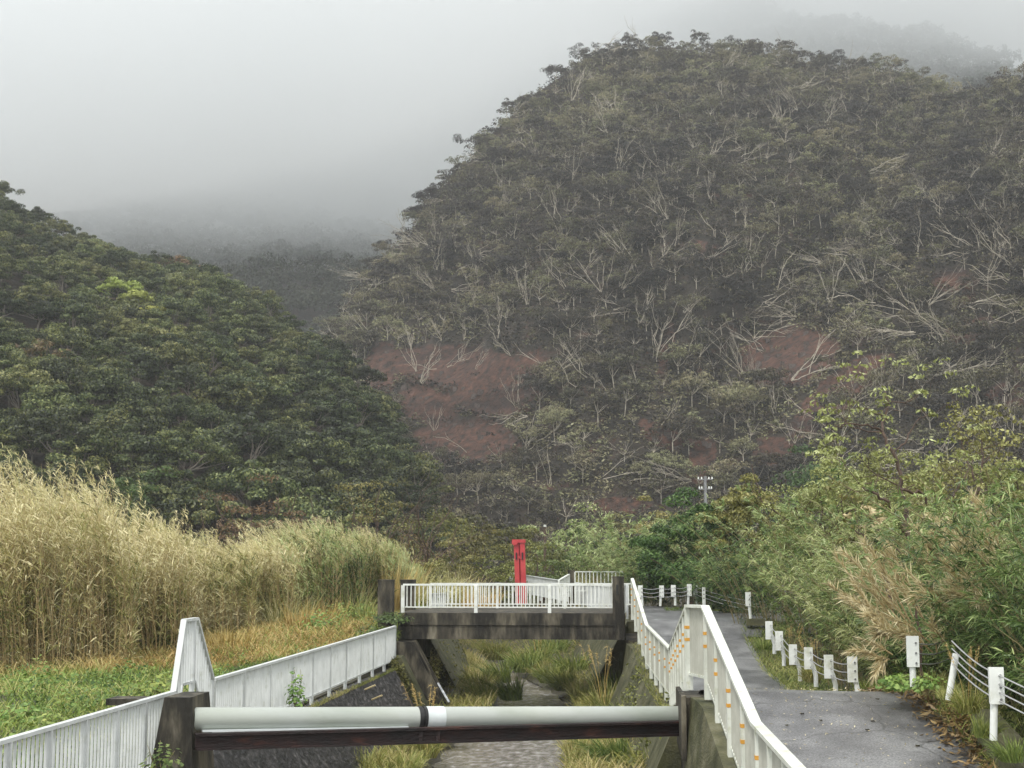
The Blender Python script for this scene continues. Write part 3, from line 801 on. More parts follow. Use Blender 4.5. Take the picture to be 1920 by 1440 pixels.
# red steel posts (a web plate closes the gap between the two)
rz0 = W(973, 1090, 57)[2]
rt = thing('red_gate_post', 'twin red steel posts joined by a cap behind the bridge', 'gate post', (W(973, 1060, 57)[0], 57, rz0 - .9))
for px0, px1 in ((964.5, 973.5), (976, 985)):
    m_ = MB(); x0, x1 = W(px0, 1060, 57)[0] - rt.location.x, W(px1, 1060, 57)[0] - rt.location.x
    m_.hexa([(x0 + .06, -.12, 0), (x1 + .06, -.12, 0), (x1 + .06, .12, 0), (x0 + .06, .12, 0)], [(x0 - .02, -.12, 2.42), (x1 - .02, -.12, 2.42), (x1 - .02, .12, 2.42), (x0 - .02, .12, 2.42)]); m_.build('post', M['red'], rt)
m_ = MB(); x0, x1 = W(962, 1014, 57)[0] - rt.location.x, W(986, 1014, 57)[0] - rt.location.x
m_.box(((x0 + x1) / 2 - .02, 0, 2.49), ((x1 - x0) / 2 + .01, .16, .065)); m_.build('cap_plate', M['red'], rt)
m_ = MB(); m_.tube([(x0 + .08, -.2, 2.44), (x0 + .08, .2, 2.44)], .12, 12); m_.build('roller', M['red'], rt)
m_ = MB(); m_.box(((x0 + x1) / 2, -.10, 1.85), (.20, .03, .05)); m_.box(((x0 + x1) / 2 + .02, -.10, .8), (.16, .03, .04)); m_.build('cross_bar', M['red'], rt)
m_ = MB(); m_.hexa([(x0 + .12, .0, 0), (x1 + .02, .0, 0), (x1 + .02, .03, 0), (x0 + .12, .03, 0)], [(x0 + .06, .0, 2.42), (x1 - .06, .0, 2.42), (x1 - .06, .03, 2.42), (x0 + .06, .03, 2.42)]); m_.build('web_plate', M['red'], rt)
for dx in (-.09, .15):
    m_ = MB(); m_.box((dx, -.15, 1.9), (.025, .03, .14)); m_.build('lug', M['black'], rt)


# ---------------------------------------------------------------- guard cable posts
def guard_post(label, px, py_foot, Y, hgt=.78, lean=0.0, rz=0.0, plate=True, tall=False, foot=None):
    c = W(px, py_foot, Y) if foot is None else np.array(foot, float)
    t = thing('guard_post', label, 'guard post', tuple(c), rz=rz, group='cable guard posts beside the path')
    pts = [(0, 0, -.1), (.0, 0, .12), (-lean * .35, 0, hgt * .45), (-lean, 0, hgt * .7), (-lean * 1.05, 0, hgt)]
    if lean < 0: pts = [(0, 0, -.1), (-lean, 0, hgt)]
    if lean == 0: pts = [(0, 0, -.1), (0, 0, hgt)]
    m_ = MB(); m_.tube(pts, .045, 12); m_.build('stem', M['white'], t, smooth=True)
    if plate:
        m_ = MB(); m_.box((-lean * 1.02, -.05, hgt - .20), (.085, .018, .215)); m_.box((-lean * 1.02, .0, hgt - .20), (.07, .05, .205)); m_.build('bracket', M['white'], t)
        m_ = MB()
        for k in range(3): m_.tube([(-lean * 1.02 + .04, -.085, hgt - .08 - .14 * k), (-lean * 1.02 + .04, -.06, hgt - .08 - .14 * k)], .015, 6)
        m_.build('bolt', M['metal'], t)
    return t, c


near_row = [('white guard post leaning at the foot of the far ramp, topmost of the near row', 1452, 1218, 35.0, .66, .12),
            ('white guard post half lost in bamboo leaves beside the dip of the path', 1470, 1240, 33.0, .66, .10),
            ('white guard post with a flat bracket, first of the four in the dip', 1500, 1268, 31.4, .66, .14),
            ('white guard post with a flat bracket, second of the four in the dip', 1530, 1278, 29.2, .66, .14),
            ('white guard post with a bent stem where the path dips behind the crest', 1567, 1297, 27.2, .66, .12),
            ('white guard post with a narrow bracket at the end of the dip beside the crest', 1608, 1306, 25.2, .66, .08)]
heads = []
for lab, px, py, Y, h, ln in near_row:
    t, c = guard_post(lab, px, py, Y, h, ln); heads.append(c + (-ln, -.06, h))
near2 = [('stout white guard post standing alone at the crest of the path', 1712, 1275, 20.8, .60, 0),
         ('leaning white guard post stem without bracket in the bushes by the path', 1778, 1298, 19.4, .50, -.12),
         ('nearest white guard post in the bushes at the right edge', 1862, 1372, 17.6, .74, -.05)]
heads2 = []
for i, (lab, px, py, Y, h, ln) in enumerate(near2):
    t, c = guard_post(lab, px, py, Y, h, ln, plate=(i != 1)); heads2.append(c + (-ln, -.06, h))
far_row = [(1204, 1131), (1238, 1131), (1266, 1130), (1290, 1128), (1307, 1129)]
heads3 = []
for i, (px, py) in enumerate(far_row):
    Y = 51.8 + i * .35
    t, c = guard_post(['white guard post beyond the bridge, nearest to the white railing', 'white guard post beyond the bridge, second from the left', 'white guard post beyond the bridge, middle one of the far row', 'white guard post beyond the bridge, fourth from the left',
                       'white guard post of the far row close to the tall holed post'][i], px, py, Y, .62, .06 if i % 2 == 0 else -.05); heads3.append(c + (-.04, -.06, .62))
c = W(1320, 1137, 50.5)
t = thing('end_post', 'tall flat white end post with three dark holes where the cables begin', 'end post', tuple(c))
m_ = MB(); m_.box((0, 0, .33), (.055, .05, .33)); m_.build('plate', M['white'], t)
m_ = MB()
for k in range(3): m_.box((0, -.052, .56 - .14 * k), (.016, .004, .02))
m_.build('hole', M['black'], t)
for lab, px, py, Y in (('white guard post at the bend of the path against the bamboo', 1407, 1163, 45.0), ):
    t, c = guard_post(lab, px, py, Y, .85, .06)
    m_ = MB(); m_.box((.15, 0, -.05), (.28, .22, .1)); m_.build('concrete_foot', M['moss'], t)


def cables(hs, label, n, drop=.14, ext=None):
    t = thing('guard_cable', label, 'cable', tuple(hs[0]))
    hs = [np.asarray(h) for h in hs]
    for k in range(n):
        m_ = MB(); pts = []
        for a, b in zip(hs[:-1], hs[1:]):
            for u in np.linspace(0, 1, 7)[:-1]:
                p = a + (b - a) * u; pts.append(p - hs[0] + np.array([.03, -.03, -.08 - drop * k - .05 * math.sin(u * math.pi)]))
        pts.append(hs[-1] - hs[0] + np.array([.03, -.03, -.08 - drop * k]))
        m_.tube(pts, .010, 5); m_.build('strand', M['cable'], t)


cables(heads, 'slack steel guard cables strung between the posts in the dip', 3)
cables([heads2[0], heads2[0] + (.75, 1.2, .0)], 'steel guard cables running from the post at the crest into the bamboo', 3)
cables([heads2[1] + (-.1, 0, .25), heads2[2], heads2[2] + (.9, -3.5, -.45)], 'steel guard cables slanting past the nearest post at the right edge', 4, .10)
cables(heads3 + [c + (0, 0, .66)], 'steel guard cables along the far row of posts beyond the bridge', 3)

# ---------------------------------------------------------------- poles
p0 = W(1022, 1080, 95)
t = thing('utility_pole', 'thin dark wooden pole with a white knob standing among the trees beyond the bridge', 'utility pole', (p0[0], 95, 2.5))
zt = W(1022, 988, 95)[2] - 2.5
m_ = MB(); m_.tube([(0, 0, 0), (0, 0, zt)], [.13, .09], 10); m_.build('pole', M['bark'], t, smooth=True)
m_ = MB(); m_.tube([(0, -.1, zt), (0, -.1, zt + .14)], .09, 8); m_.build('insulator', M['white'], t)
p0 = W(1322, 893, 120)
t = thing('power_pole', 'concrete power pole top with crossarm and white insulators above the green tree', 'power pole', (p0[0], 120, 2.5))
zt = p0[2] - 2.5
m_ = MB(); m_.tube([(0, 0, 0), (0, 0, zt)], [.2, .13], 12); m_.build('pole', M['metal'], t, smooth=True)
for zz, hw in ((zt - .3, .62), (zt - 1.1, .55)):
    m_ = MB(); m_.beam((-hw, -.14, zz), (hw, -.14, zz + .05), .08, .08); a_ = m_.build('crossarm', M['metal'], t)
    for dx in (-hw + .05, -.3, .3, hw - .05):
        m_ = MB(); m_.tube([(dx, -.14, zz + .06), (dx, -.14, zz + .24)], [.07, .05], 8); m_.build('insulator', M['white'], a_)

# ---------------------------------------------------------------- hills
SCARS = [(850, 690, 130, 42, .05), (870, 830, 105, 42, 0), (720, 690, 34, 50, 0), (930, 745, 80, 40, 0), (800, 760, 60, 34, .2), (1480, 672, 98, 54, -.25), (1565, 745, 110, 34, -.75), (1640, 690, 45, 18, -.5),
         (1240, 815, 50, 16, .5), (1315, 870, 26, 50, .2), (1790, 525, 40, 20, 0), (1820, 620, 50, 22, -.3), (1900, 740, 50, 22, 0), (1330, 470, 34, 16, .4), (1250, 660, 12, 60, .2), (1160, 950, 60, 16, 0), (1450, 850, 40, 24, 0), (1000, 680, 30, 20, 0)]


def scar_at(px, py):
    s = np.zeros(len(px))
    for cx, cy, a, b, r in SCARS:
        dx, dy = px - cx, py - cy
        u = dx * math.cos(r) + dy * math.sin(r); v = -dx * math.sin(r) + dy * math.cos(r)
        s = np.maximum(s, np.clip(1.25 - (u / a) ** 2 - (v / b) ** 2, -1, 1))
    return s


def resample(pts, n):
    pts = np.array(pts, float); d = np.concatenate([[0], np.cumsum(np.hypot(np.diff(pts[:, 0]), np.diff(pts[:, 1])))])
    t = np.linspace(0, d[-1], n)
    return np.stack([np.interp(t, d, pts[:, k]) for k in range(3)], 1)


def hill_grid(ridge, foot, nu, nv, amp, freq, seed, canopy, gully=None, back=60):
    R_, F_ = resample(ridge, nu), resample(foot, nu)
    Rw = np.array([W(*r) for r in R_]) - np.array([0, 0, canopy])
    Fw = np.array([W(*r) for r in F_])
    t = np.linspace(0, 1, nv)[:, None, None]
    G_ = Fw[None] * (1 - t) + Rw[None] * t
    tt = t[..., 0]
    G_[..., 2] += np.sin(tt * math.pi) * (Rw[None, :, 2] - Fw[None, :, 2]) * .06
    nz = fbm(G_[..., 0] * freq, G_[..., 2] * freq * 1.3, seed, 5) - .5
    env = np.sin(np.clip(tt, 0, 1) * math.pi) ** .6
    G_[..., 1] += nz * amp * 2 * env
    if gully is not None:
        G_[..., 1] += gully(G_) * env
    # far side of the ridge
    rows = []
    for k in range(1, 5):
        b = G_[-1].copy(); b[:, 1] += back * k / 4; b[:, 2] -= back * .35 * (k / 4) ** 1.3; rows.append(b)
    return np.concatenate([G_, np.array(rows)], 0), nv


def hill_mesh(name, grid):
    nv, nu, _ = grid.shape
    v = grid.reshape(-1, 3)
    q = [[i * nu + j, i * nu + j + 1, (i + 1) * nu + j + 1, (i + 1) * nu + j] for i in range(nv - 1) for j in range(nu - 1)]
    o = MB().add(v, q).build(name, M['hill'], smooth=True)
    px = topix(v); s = scar_at(px[:, 0], px[:, 1])
    at = o.data.attributes.new('scar', 'FLOAT', 'POINT'); at.data.foreach_set('value', s.astype(np.float32))
    tag(o, kind='structure')
    return o


def scatter(grid, nv, count, mind, seed, keep=None):
    r = np.random.default_rng(seed)
    g = grid[:nv]
    a = g[1:, 1:] - g[:-1, :-1]; b = g[1:, :-1] - g[:-1, 1:]
    area = np.linalg.norm(np.cross(a, b), axis=2).ravel() / 2
    pr = area / area.sum(); k = r.choice(len(pr), count * 3, p=pr)
    i, j = k // (g.shape[1] - 1), k % (g.shape[1] - 1)
    u, v = r.random(len(k))[:, None], r.random(len(k))[:, None]
    P = (g[i, j] * (1 - u) + g[i, j + 1] * u) * (1 - v) + (g[i + 1, j] * (1 - u) + g[i + 1, j + 1] * u) * v
    pix = topix(P)
    ok = (pix[:, 0] > -120) & (pix[:, 0] < 2040) & (pix[:, 1] > -60)
    if keep is not None: ok &= keep(pix, r)
    P, pix = P[ok], pix[ok]
    out, cells = [], {}
    for n_, p in enumerate(P):
        key = (int(p[0] // mind), int(p[1] // mind), int(p[2] // mind))
        bad = False
        for dx in (-1, 0, 1):
            for dy in (-1, 0, 1):
                for dz in (-1, 0, 1):
                    for qn in cells.get((key[0] + dx, key[1] + dy, key[2] + dz), ()):
                        if ((P[qn] - p) ** 2).sum() < mind * mind: bad = True; break
                    if bad: break
                if bad: break
            if bad: break
        if not bad:
            cells.setdefault(key, []).append(n_); out.append(n_)
            if len(out) >= count: break
    return P[out], pix[out]


# --- tree kinds for the slopes
def slope_tree_mesh(kind, R, H, trunk_h, clumps, per, leaf, lo, hi, flat, barkmat, leafmat, rag=.25, zmin=-.1, limbs=7, r0=.16, csize=.34):
    t, cmb = MB(), MB()
    cs = crown(cmb, R, H, trunk_h, clumps, per, leaf, flat, lo, hi, rag=rag, zmin=zmin, csize=csize)
    fork = np.array([rng.normal(0, .2), rng.normal(0, .2), trunk_h * .55])
    t.tube([(0, 0, -1.0), (fork[0] * .5, fork[1] * .5, trunk_h * .3), fork], [r0 * 1.3, r0, r0 * .85], 6, cap=False)
    for i in rng.permutation(len(cs))[:limbs]:
        limb(t, fork, cs[i], r0 * .55, r0 * .18, 4, 5, .14)
    return cmb.arrays(), t.arrays()


forest_kinds = [slope_tree_mesh('forest', 1.0 * r, .72 * r, .8 * r, 26, 170, .36, .0, .75, .62, 'greybark', 'forest', csize=.29, rag=.4) for r in (3.6, 4.2, 3.2, 4.6, 3.8)]
batter_kinds = []
for r, cl_, per_, lo_, hi_, hh, lm_ in ((2.6, 16, 62, .05, .8, .75, 7), (3.2, 22, 70, 0, .5, .6, 5), (2.2, 12, 30, .3, 1, .9, 9), (2.8, 16, 60, .2, .95, .7, 7), (3.5, 24, 66, .05, .7, .55, 6), (2.4, 9, 22, .1, .7, 1.1, 9), (1.9, 12, 70, 0, .6, .8, 4)):
    batter_kinds.append(slope_tree_mesh('batter', r, hh * r, 1.25 * r, cl_, per_, .36, lo_, hi_, .7, 'pale', 'batter', rag=.6, zmin=-.3, limbs=lm_, r0=.085))


def as_objects(kinds, tname, label, cat, group, leafmat, barkmat):
    protos = []
    for ca, ta in kinds:
        r = thing(tname, label, cat, group=group)
        link_obj('crown', mesh_from('crown', *ca, leafmat), r)
        link_obj('trunk', mesh_from('trunk', *ta, barkmat, True), r)
        protos.append(r)
    return protos


def place_forest(P, pix, kinds, protos, tname, label, group, cat, leafmat, barkmat, stuffname, smin, smax, limit=300, big=None, yscale=1.0):
    r = np.random.default_rng(len(P))
    sc = r.uniform(smin, smax, len(P))
    if big is not None: sc = sc * big(pix)
    inside = (pix[:, 0] > -25) & (pix[:, 0] < 1945) & (pix[:, 1] < 945) & (pix[:, 1] > -10)
    show = np.where(inside, sc / pix[:, 2], 0)
    order = np.argsort(-show)
    ind = [i for i in order[:limit] if inside[i]]
    used = set()
    for i in ind:
        k = int(r.integers(len(kinds))); rz = r.uniform(0, 6.28)
        if k not in used:
            used.add(k); o = protos[k]; o.location = P[i]; o.rotation_euler = (0, 0, rz); o.scale = (sc[i],) * 3
        else:
            copy_thing(protos[k], tuple(P[i]), rz, sc[i], tiltx=r.normal(0, .08), tilty=r.normal(0, .08))
    rest = [i for i in range(len(P)) if i not in set(ind)]
    mb = MB()
    for i in rest:
        k = int(r.integers(len(kinds))); ca, ta = kinds[k]
        a = r.uniform(0, 6.28); c_, s_ = math.cos(a), math.sin(a); Rm = np.array([[c_, s_, 0], [-s_, c_, 0], [0, 0, 1]])
        cc = ca[2].copy(); cc[:, 1] = r.random()
        mb.add(ca[0] @ Rm * sc[i] + P[i], ca[1], cc, 0)
        mb.add(ta[0] @ Rm * sc[i] + P[i], ta[1], ta[2], 1)
    if rest:
        o = mb.build(stuffname, [leafmat, barkmat]); tag(o, label.replace('tree', 'trees', 1) if False else 'mass of smaller trees filling the hillside', 'woodland', kind='stuff')


# left hill
ridge_l = [(-260, 200, 240), (0, 335, 235), (60, 388, 232), (150, 428, 228), (250, 462, 225), (340, 482, 222), (420, 505, 218), (480, 548, 214), (520, 585, 208), (590, 615, 200), (645, 650, 192), (682, 705, 184), (722, 775, 172), (762, 855, 162), (795, 925, 156)]
foot_l = [(-260, 1118, 112), (0, 1118, 110), (150, 1118, 110), (300, 1118, 112), (450, 1118, 116), (600, 1118, 122), (700, 1118, 128), (780, 1118, 134), (850, 1118, 140)]
gl, nvl = hill_grid(ridge_l, foot_l, 110, 60, 9, .035, 21, 3.6)
hill_mesh('hill', gl)
P, pix = scatter(gl, nvl, 1050, 2.75, 5)
protos = as_objects(forest_kinds, 'forest_tree', 'dark green evergreen tree with layered crown in the dense wood on the left hill', 'tree', 'evergreen trees on the left hill', M['forest'], M['greybark'])
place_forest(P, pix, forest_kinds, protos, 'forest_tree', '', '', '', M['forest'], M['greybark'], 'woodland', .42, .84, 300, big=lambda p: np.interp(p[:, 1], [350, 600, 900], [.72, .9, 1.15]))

# right hill
ridge_r = [(575, 660, 300), (600, 612, 305), (640, 545, 312), (680, 485, 320), (720, 448, 326), (770, 402, 332), (800, 350, 336), (830, 314, 340), (880, 272, 345), (900, 235, 350), (950, 192, 355), (990, 152, 360), (1040, 118, 365), (1100, 78, 370), (1160, 58, 375),
           (1250, 65, 378), (1330, 68, 378), (1420, 73, 378), (1500, 88, 376), (1570, 98, 372), (1640, 98, 366), (1700, 108, 360), (1780, 133, 350), (1850, 155, 335), (1920, 128, 320), (2000, 95, 312), (2150, 60, 305)]
foot_r = [(600, 1092, 225), (700, 1092, 220), (850, 1092, 214), (1000, 1092, 208), (1150, 1092, 204), (1300, 1092, 200), (1450, 1092, 196), (1600, 1092, 188), (1750, 1092, 180), (1900, 1092, 170), (2150, 1092, 158)]


def gully(G_):
    px = topix(G_.reshape(-1, 3)); x, y = px[:, 0].reshape(G_.shape[:2]), px[:, 1].reshape(G_.shape[:2])
    g = np.zeros_like(x)
    for (x0, y0, x1, y1, w_, d_) in ((1830, 170, 1560, 470, 75, 16), (1560, 470, 1340, 700, 80, 14), (1340, 700, 1290, 960, 60, 10), (1260, 120, 1180, 420, 60, 7), (1180, 420, 1260, 690, 60, 8), (960, 300, 860, 640, 60, 6)):
        dx, dy = x1 - x0, y1 - y0; L2 = dx * dx + dy * dy
        t = np.clip(((x - x0) * dx + (y - y0) * dy) / L2, 0, 1)
        d = np.hypot(x - x0 - t * dx, y - y0 - t * dy)
        g = np.maximum(g, d_ * np.exp(-(d / w_) ** 2))
    return g


gr, nvr = hill_grid(ridge_r, foot_r, 240, 130, 9, .028, 33, 4.9, gully)
hill_mesh('hill', gr)


def keep_r(pix, r):
    s = scar_at(pix[:, 0], pix[:, 1]) + .8 * (fbm(pix[:, 0] / 40, pix[:, 1] / 30, 8) - .5)
    dens = np.clip(.35 + 1.3 * (fbm(pix[:, 0] / 90, pix[:, 1] / 70, 12) - .3) + (500 - pix[:, 1]) / 1100, .4, 1)
    return (s < .12) & (r.random(len(s)) < dens)


P, pix = scatter(gr, nvr, 2700, 2.3, 6, keep_r)
protos = as_objects(batter_kinds, 'battered_tree', 'ragged grey-olive tree with thin pale trunk on the landslide hillside', 'tree', 'ragged trees on the landslide hillside', M['batter'], M['pale'])
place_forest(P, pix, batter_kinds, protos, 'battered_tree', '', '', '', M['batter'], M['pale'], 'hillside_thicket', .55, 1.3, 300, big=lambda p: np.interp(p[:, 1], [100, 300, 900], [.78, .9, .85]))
# low scrub between the trees
P, pix = scatter(gr, nvr, 9500, 1.0, 8, lambda pix, r: (scar_at(pix[:, 0], pix[:, 1]) + .9 * (fbm(pix[:, 0] / 30, pix[:, 1] / 22, 18) - .5) < .30))
mb = MB(); K_ = 34
idx = np.repeat(np.arange(len(P)), K_); u = rdirs(len(idx), -.1); pr = P[idx] + u * rng.uniform(.5, 1.4, len(idx))[:, None] * np.array([1.1, 1.1, .9]) + np.array([0, 0, .3])
d = unit(rng.normal(0, 1, u.shape) * np.array([1, 1, .5])); nr_ = unit(u + rng.normal(0, .5, u.shape)); gg = rng.random(len(P))[idx]
kites(mb, pr, d, nr_, rng.uniform(.4, .8, len(idx)), rng.uniform(.2, .35, len(idx)), tintcol(len(idx), .1, .8, gg))
o = mb.build('undergrowth', M['batter']); tag(o, 'low ragged scrub between trees on the landslide hillside', 'scrub', kind='stuff')
P, pix = scatter(gr, nvr, 420, 1.5, 19, lambda pix, r: scar_at(pix[:, 0], pix[:, 1]) > .2)
mb = MB(); idx = np.repeat(np.arange(len(P)), 24); u = rdirs(len(idx), -.1); pr = P[idx] + u * rng.uniform(.2, 1.0, len(idx))[:, None] * np.array([1.2, 1, .6])
kites(mb, pr, unit(rng.normal(0, 1, u.shape)), unit(u + rng.normal(0, .5, u.shape)), rng.uniform(.3, .6, len(idx)), rng.uniform(.12, .25, len(idx)), tintcol(len(idx), 0, .6, rng.random(len(P))[idx]))
o = mb.build('undergrowth', M['batter']); tag(o, 'sparse tufts of scrub left standing on the bare red scars', 'scrub', kind='stuff')
# stones on the scars
P, pix = scatter(gr, nvr, 1900, .5, 9, lambda pix, r: scar_at(pix[:, 0], pix[:, 1]) > .1)
mb = MB()
for p in P:
    s_ = .10 + .55 * rng.random() ** 3; v8 = np.array([[x, y, z] for z in (-1, 1) for y in (-1, 1) for x in (-1, 1)], float) * s_ * rng.uniform(.6, 1.1, (8, 3))
    mb.add(v8 + p, [[0, 2, 3, 1], [4, 5, 7, 6], [0, 1, 5, 4], [2, 6, 7, 3], [0, 4, 6, 2], [1, 3, 7, 5]])
o = mb.build('rubble', M['stone']); tag(o, 'scattered stones on the bare red landslide scars', 'rubble', kind='stuff')

# bare pale trees, standing and fallen
bare = []
for k in range(7):
    t = MB()
    for q_ in range((3, 5, 2, 6, 4, 1, 3)[k]):
        dd = unit(np.array([rng.normal(0, .28), rng.normal(0, .15), 1.0]))
        branch_tree(t, (rng.normal(0, .4), rng.normal(0, .3), -.3), dd, rng.uniform(4, 7.5), rng.uniform(.06, .10), 1 if k % 3 else 2, 4, .22, None, (2, 3), .5, .05)
    r = thing('bare_tree', 'bare pale broken tree lying or leaning on the landslide hillside', 'tree', group='bare pale trees on the landslide hillside')
    link_obj('trunk', mesh_from('trunk', *t.arrays(), M['pale'], True), r)
    bare.append(r)
from mathutils import Vector, Quaternion


def put_bare(k, loc, ang, sc, fresh, label=None, yd=-.25):
    d = Vector((math.sin(ang), yd, math.cos(ang)))
    qn = d.to_track_quat('Z', 'Y') @ Quaternion((0, 0, 1), rng.uniform(0, 6.28))
    o = bare[k] if fresh else copy_thing(bare[k], loc)
    o.location = loc; o.rotation_euler = qn.to_euler(); o.scale = (sc,) * 3
    o['label'] = label or 'bare pale broken tree lying or leaning on the landslide hillside'
    return o


gflat = gr[:nvr].reshape(-1, 3); gpx = topix(gflat)


def on_hill(px, py):
    i = np.argmin((gpx[:, 0] - px) ** 2 + (gpx[:, 1] - py) ** 2)
    return gflat[i] + np.array([0, -1.6, 1.2])


# prominent ones: foot pixel, lean angle from upright (clockwise), size, own label
named = [(1195, 520, -.45, 1.15, 'large forked white trunk standing out in the middle of the hillside'), (1235, 672, .25, .95, 'twisted white forked trunk above the bare red gully'),
         (1290, 712, .6, .95, 'leaning pale tree above the bare red gully, pointing up to the right'), (1410, 745, -.25, .6, 'bundle of pale trunks hanging over the lower edge of the round red scar'),
         (1405, 600, 1.5, 1.0, 'pale tree lying flat above the round red scar'), (1640, 580, -1.5, 1.25, 'long pale trunk lying flat to the right above the round red scar'),
         (1480, 720, 1.15, 1.0, 'pale trunk lying across the foot of the round red scar'), (700, 650, -.5, .9, 'pale broken trunk at the top of the large red scar on the left'),
         (1770, 668, -.5, .9, 'bright white broken trunk on the right part of the slope'), (1560, 830, -1.1, 1.1, 'pale tree fallen toward the left above the thin-trunked roadside tree'),
         (1740, 720, 1.45, 1.2, 'long pale trunk lying flat behind the thin-trunked roadside tree'), (1010, 300, -.9, 1.0, 'pale leaning tree high on the left shoulder of the hill'),
         (1080, 740, -.9, .8, 'pale trunk fallen beside the right end of the large red scar'), (1900, 520, -.7, 1.2, 'pale tree leaning left at the right edge of the hillside'), (840, 700, 1.2, .5, 'small pale branch lying on the large red scar')]
for k, (px, py, an, sc_, lb) in enumerate(named):
    p = on_hill(px, py); put_bare(k % 7, tuple(p), an, sc_, k < 7, lb)
P, pix = scatter(gr, nvr, 275, 3.4, 12, lambda pix, r: (r.random(len(pix)) < np.clip((pix[:, 1] - 150) / 500, .12, 1) * np.where(scar_at(pix[:, 0], pix[:, 1]) > .3, .35, 1)) & (pix[:, 1] < 930) & (pix[:, 0] < 1915) & (pix[:, 0] > 640))
for p, px in zip(P, pix):
    an = rng.choice([-1.25, -.6, .0, .5, 1.2], p=[.26, .22, .2, .12, .2]) + rng.normal(0, .25)
    put_bare(int(rng.integers(7)), tuple(p + np.array([0, -1.6, rng.uniform(.5, 2.2)])), an, rng.uniform(.4, .95), False)

# one bright and a few brown crowns in the left wood
gfl = gl[:nvl].reshape(-1, 3); glx = topix(gfl)


def on_left(px, py):
    i = np.argmin((glx[:, 0] - px) ** 2 + (glx[:, 1] - py) ** 2)
    return gfl[i] + np.array([0, -1.0, 0.5])


def crown_tree(name, label, loc, R, H, th, clumps, per, leaf, lm, bm, flat=.45, lo=.2, hi=.8, rag=.3, limbs=7, r0=.15, zmin=-.1, cat='tree', group=None, csize=.34, lean=(0, 0), extra_branch=0):
    r = thing(name, label, cat, tuple(loc), group=group)
    c_, t = MB(), MB()
    cs = crown(c_, R, H, th, clumps, per, leaf, flat, lo, hi, rag=rag, zmin=zmin, csize=csize, seed_off=lean)
    fork = np.array([lean[0] * .4 + rng.normal(0, .1), lean[1] * .4, th * .5])
    t.tube([(0, 0, -.3), fork * .5, fork], [r0 * 1.2, r0, r0 * .85], 7, cap=False)
    for i in rng.permutation(len(cs))[:limbs]: limb(t, fork, cs[i], r0 * .5, r0 * .12, 5, 6, .12)
    for k in range(extra_branch):
        dd = unit(rng.normal(0, 1, 3) * np.array([1, .6, .3]) + np.array([0, 0, 1.0]))
        branch_tree(t, fork, dd, max(R, H) * .8, r0 * .4, 2, 4, .5)
    c_.build('crown', lm, r); t.build('trunk', bm, r, smooth=True)
    return r


for lb, px, py, R, mt in (('bright yellow-green crown at the upper end of the bright streak in the left wood', 236, 582, 2.6, 'bright'), ('bright yellow-green crown in the middle of the bright streak in the left wood', 268, 600, 2.3, 'bright'),
                          ('bright yellow-green crown at the lower end of the bright streak in the left wood', 298, 622, 1.9, 'bright'), ('reddish-brown half-bare crown near the crest of the left wood', 350, 520, 3.2, 'rust'), ('brown half-bare crown at the left edge of the wood', 95, 705, 3.0, 'rust')):
    crown_tree('forest_tree', lb, on_left(px, py) + np.array([0, -1.6, .2]), R, R * .5, 1.3 if mt == 'bright' else .9, 16, 110 if mt == 'bright' else 45, .36, M[mt], M['greybark'], flat=.6)

# ---------------------------------------------------------------- hills fading in cloud behind
def far_hill(ridge, foot, label, seed, n, mind):
    g, nv = hill_grid(ridge, foot, 70, 30, 20, .012, seed, 5, back=150)
    hill_mesh('hill', g)
    P, pix = scatter(g, nv, n, mind, seed)
    mb = MB()
    for p in P:
        ca = batter_kinds[int(rng.integers(5))][0]; cc = ca[2].copy(); cc[:, 1] = rng.random(); s_ = rng.uniform(1.5, 2.3)
        keep = rng.random(len(cc)) < .35; q_ = ca[1][keep]
        vv = ca[0].reshape(-1, 4, 3)[keep]; ce = vv.mean(1, keepdims=True); vv = ce + (vv - ce) * 1.7
        mb.add(vv.reshape(-1, 3) * s_ + p, np.arange(len(vv) * 4).reshape(-1, 4), cc[keep], 0)
    o = mb.build('far_woodland', M['far']); tag(o, label, 'woodland', kind='stuff')


far_hill([(-200, 330, 700), (100, 345, 690), (300, 360, 680), (500, 390, 670), (700, 440, 660), (900, 480, 650)], [(-200, 700, 450), (100, 700, 440), (300, 700, 430), (500, 700, 430), (700, 700, 440), (900, 700, 450)],
         'misty wooded ridge fading up into the cloud in the valley', 51, 1300, 6)
far_hill([(1180, 110, 640), (1260, 48, 640), (1300, 24, 640), (1350, 10, 640), (1400, 12, 640), (1450, 28, 640), (1500, 48, 640), (1560, 60, 640), (1650, 68, 630), (1750, 82, 620), (1800, 97, 610), (1850, 112, 600), (1900, 138, 590), (2000, 200, 580)],
         [(1180, 260, 560), (1300, 260, 560), (1400, 260, 560), (1500, 260, 560), (1600, 260, 550), (1750, 260, 540), (1850, 280, 530), (2000, 320, 520)], 'faint wooded summit almost lost in cloud above the right hill', 52, 700, 5)

# ---------------------------------------------------------------- reed bed on the left bank
def gz(x, Y):
    return BANK_Z + np.clip((Y - 38) / 10, 0, 1) * .9 * np.clip(1 - np.abs(x - (lx(Y) + shift(Y))) / 20, .2, 1)


topline = ([-150, 0, 45, 70, 95, 125, 160, 195, 215, 250, 300, 350, 420, 480, 520, 600, 680, 730, 800, 860], [905, 925, 890, 862, 862, 925, 932, 890, 905, 965, 985, 1008, 1028, 1028, 1000, 985, 1000, 1015, 1050, 1080])


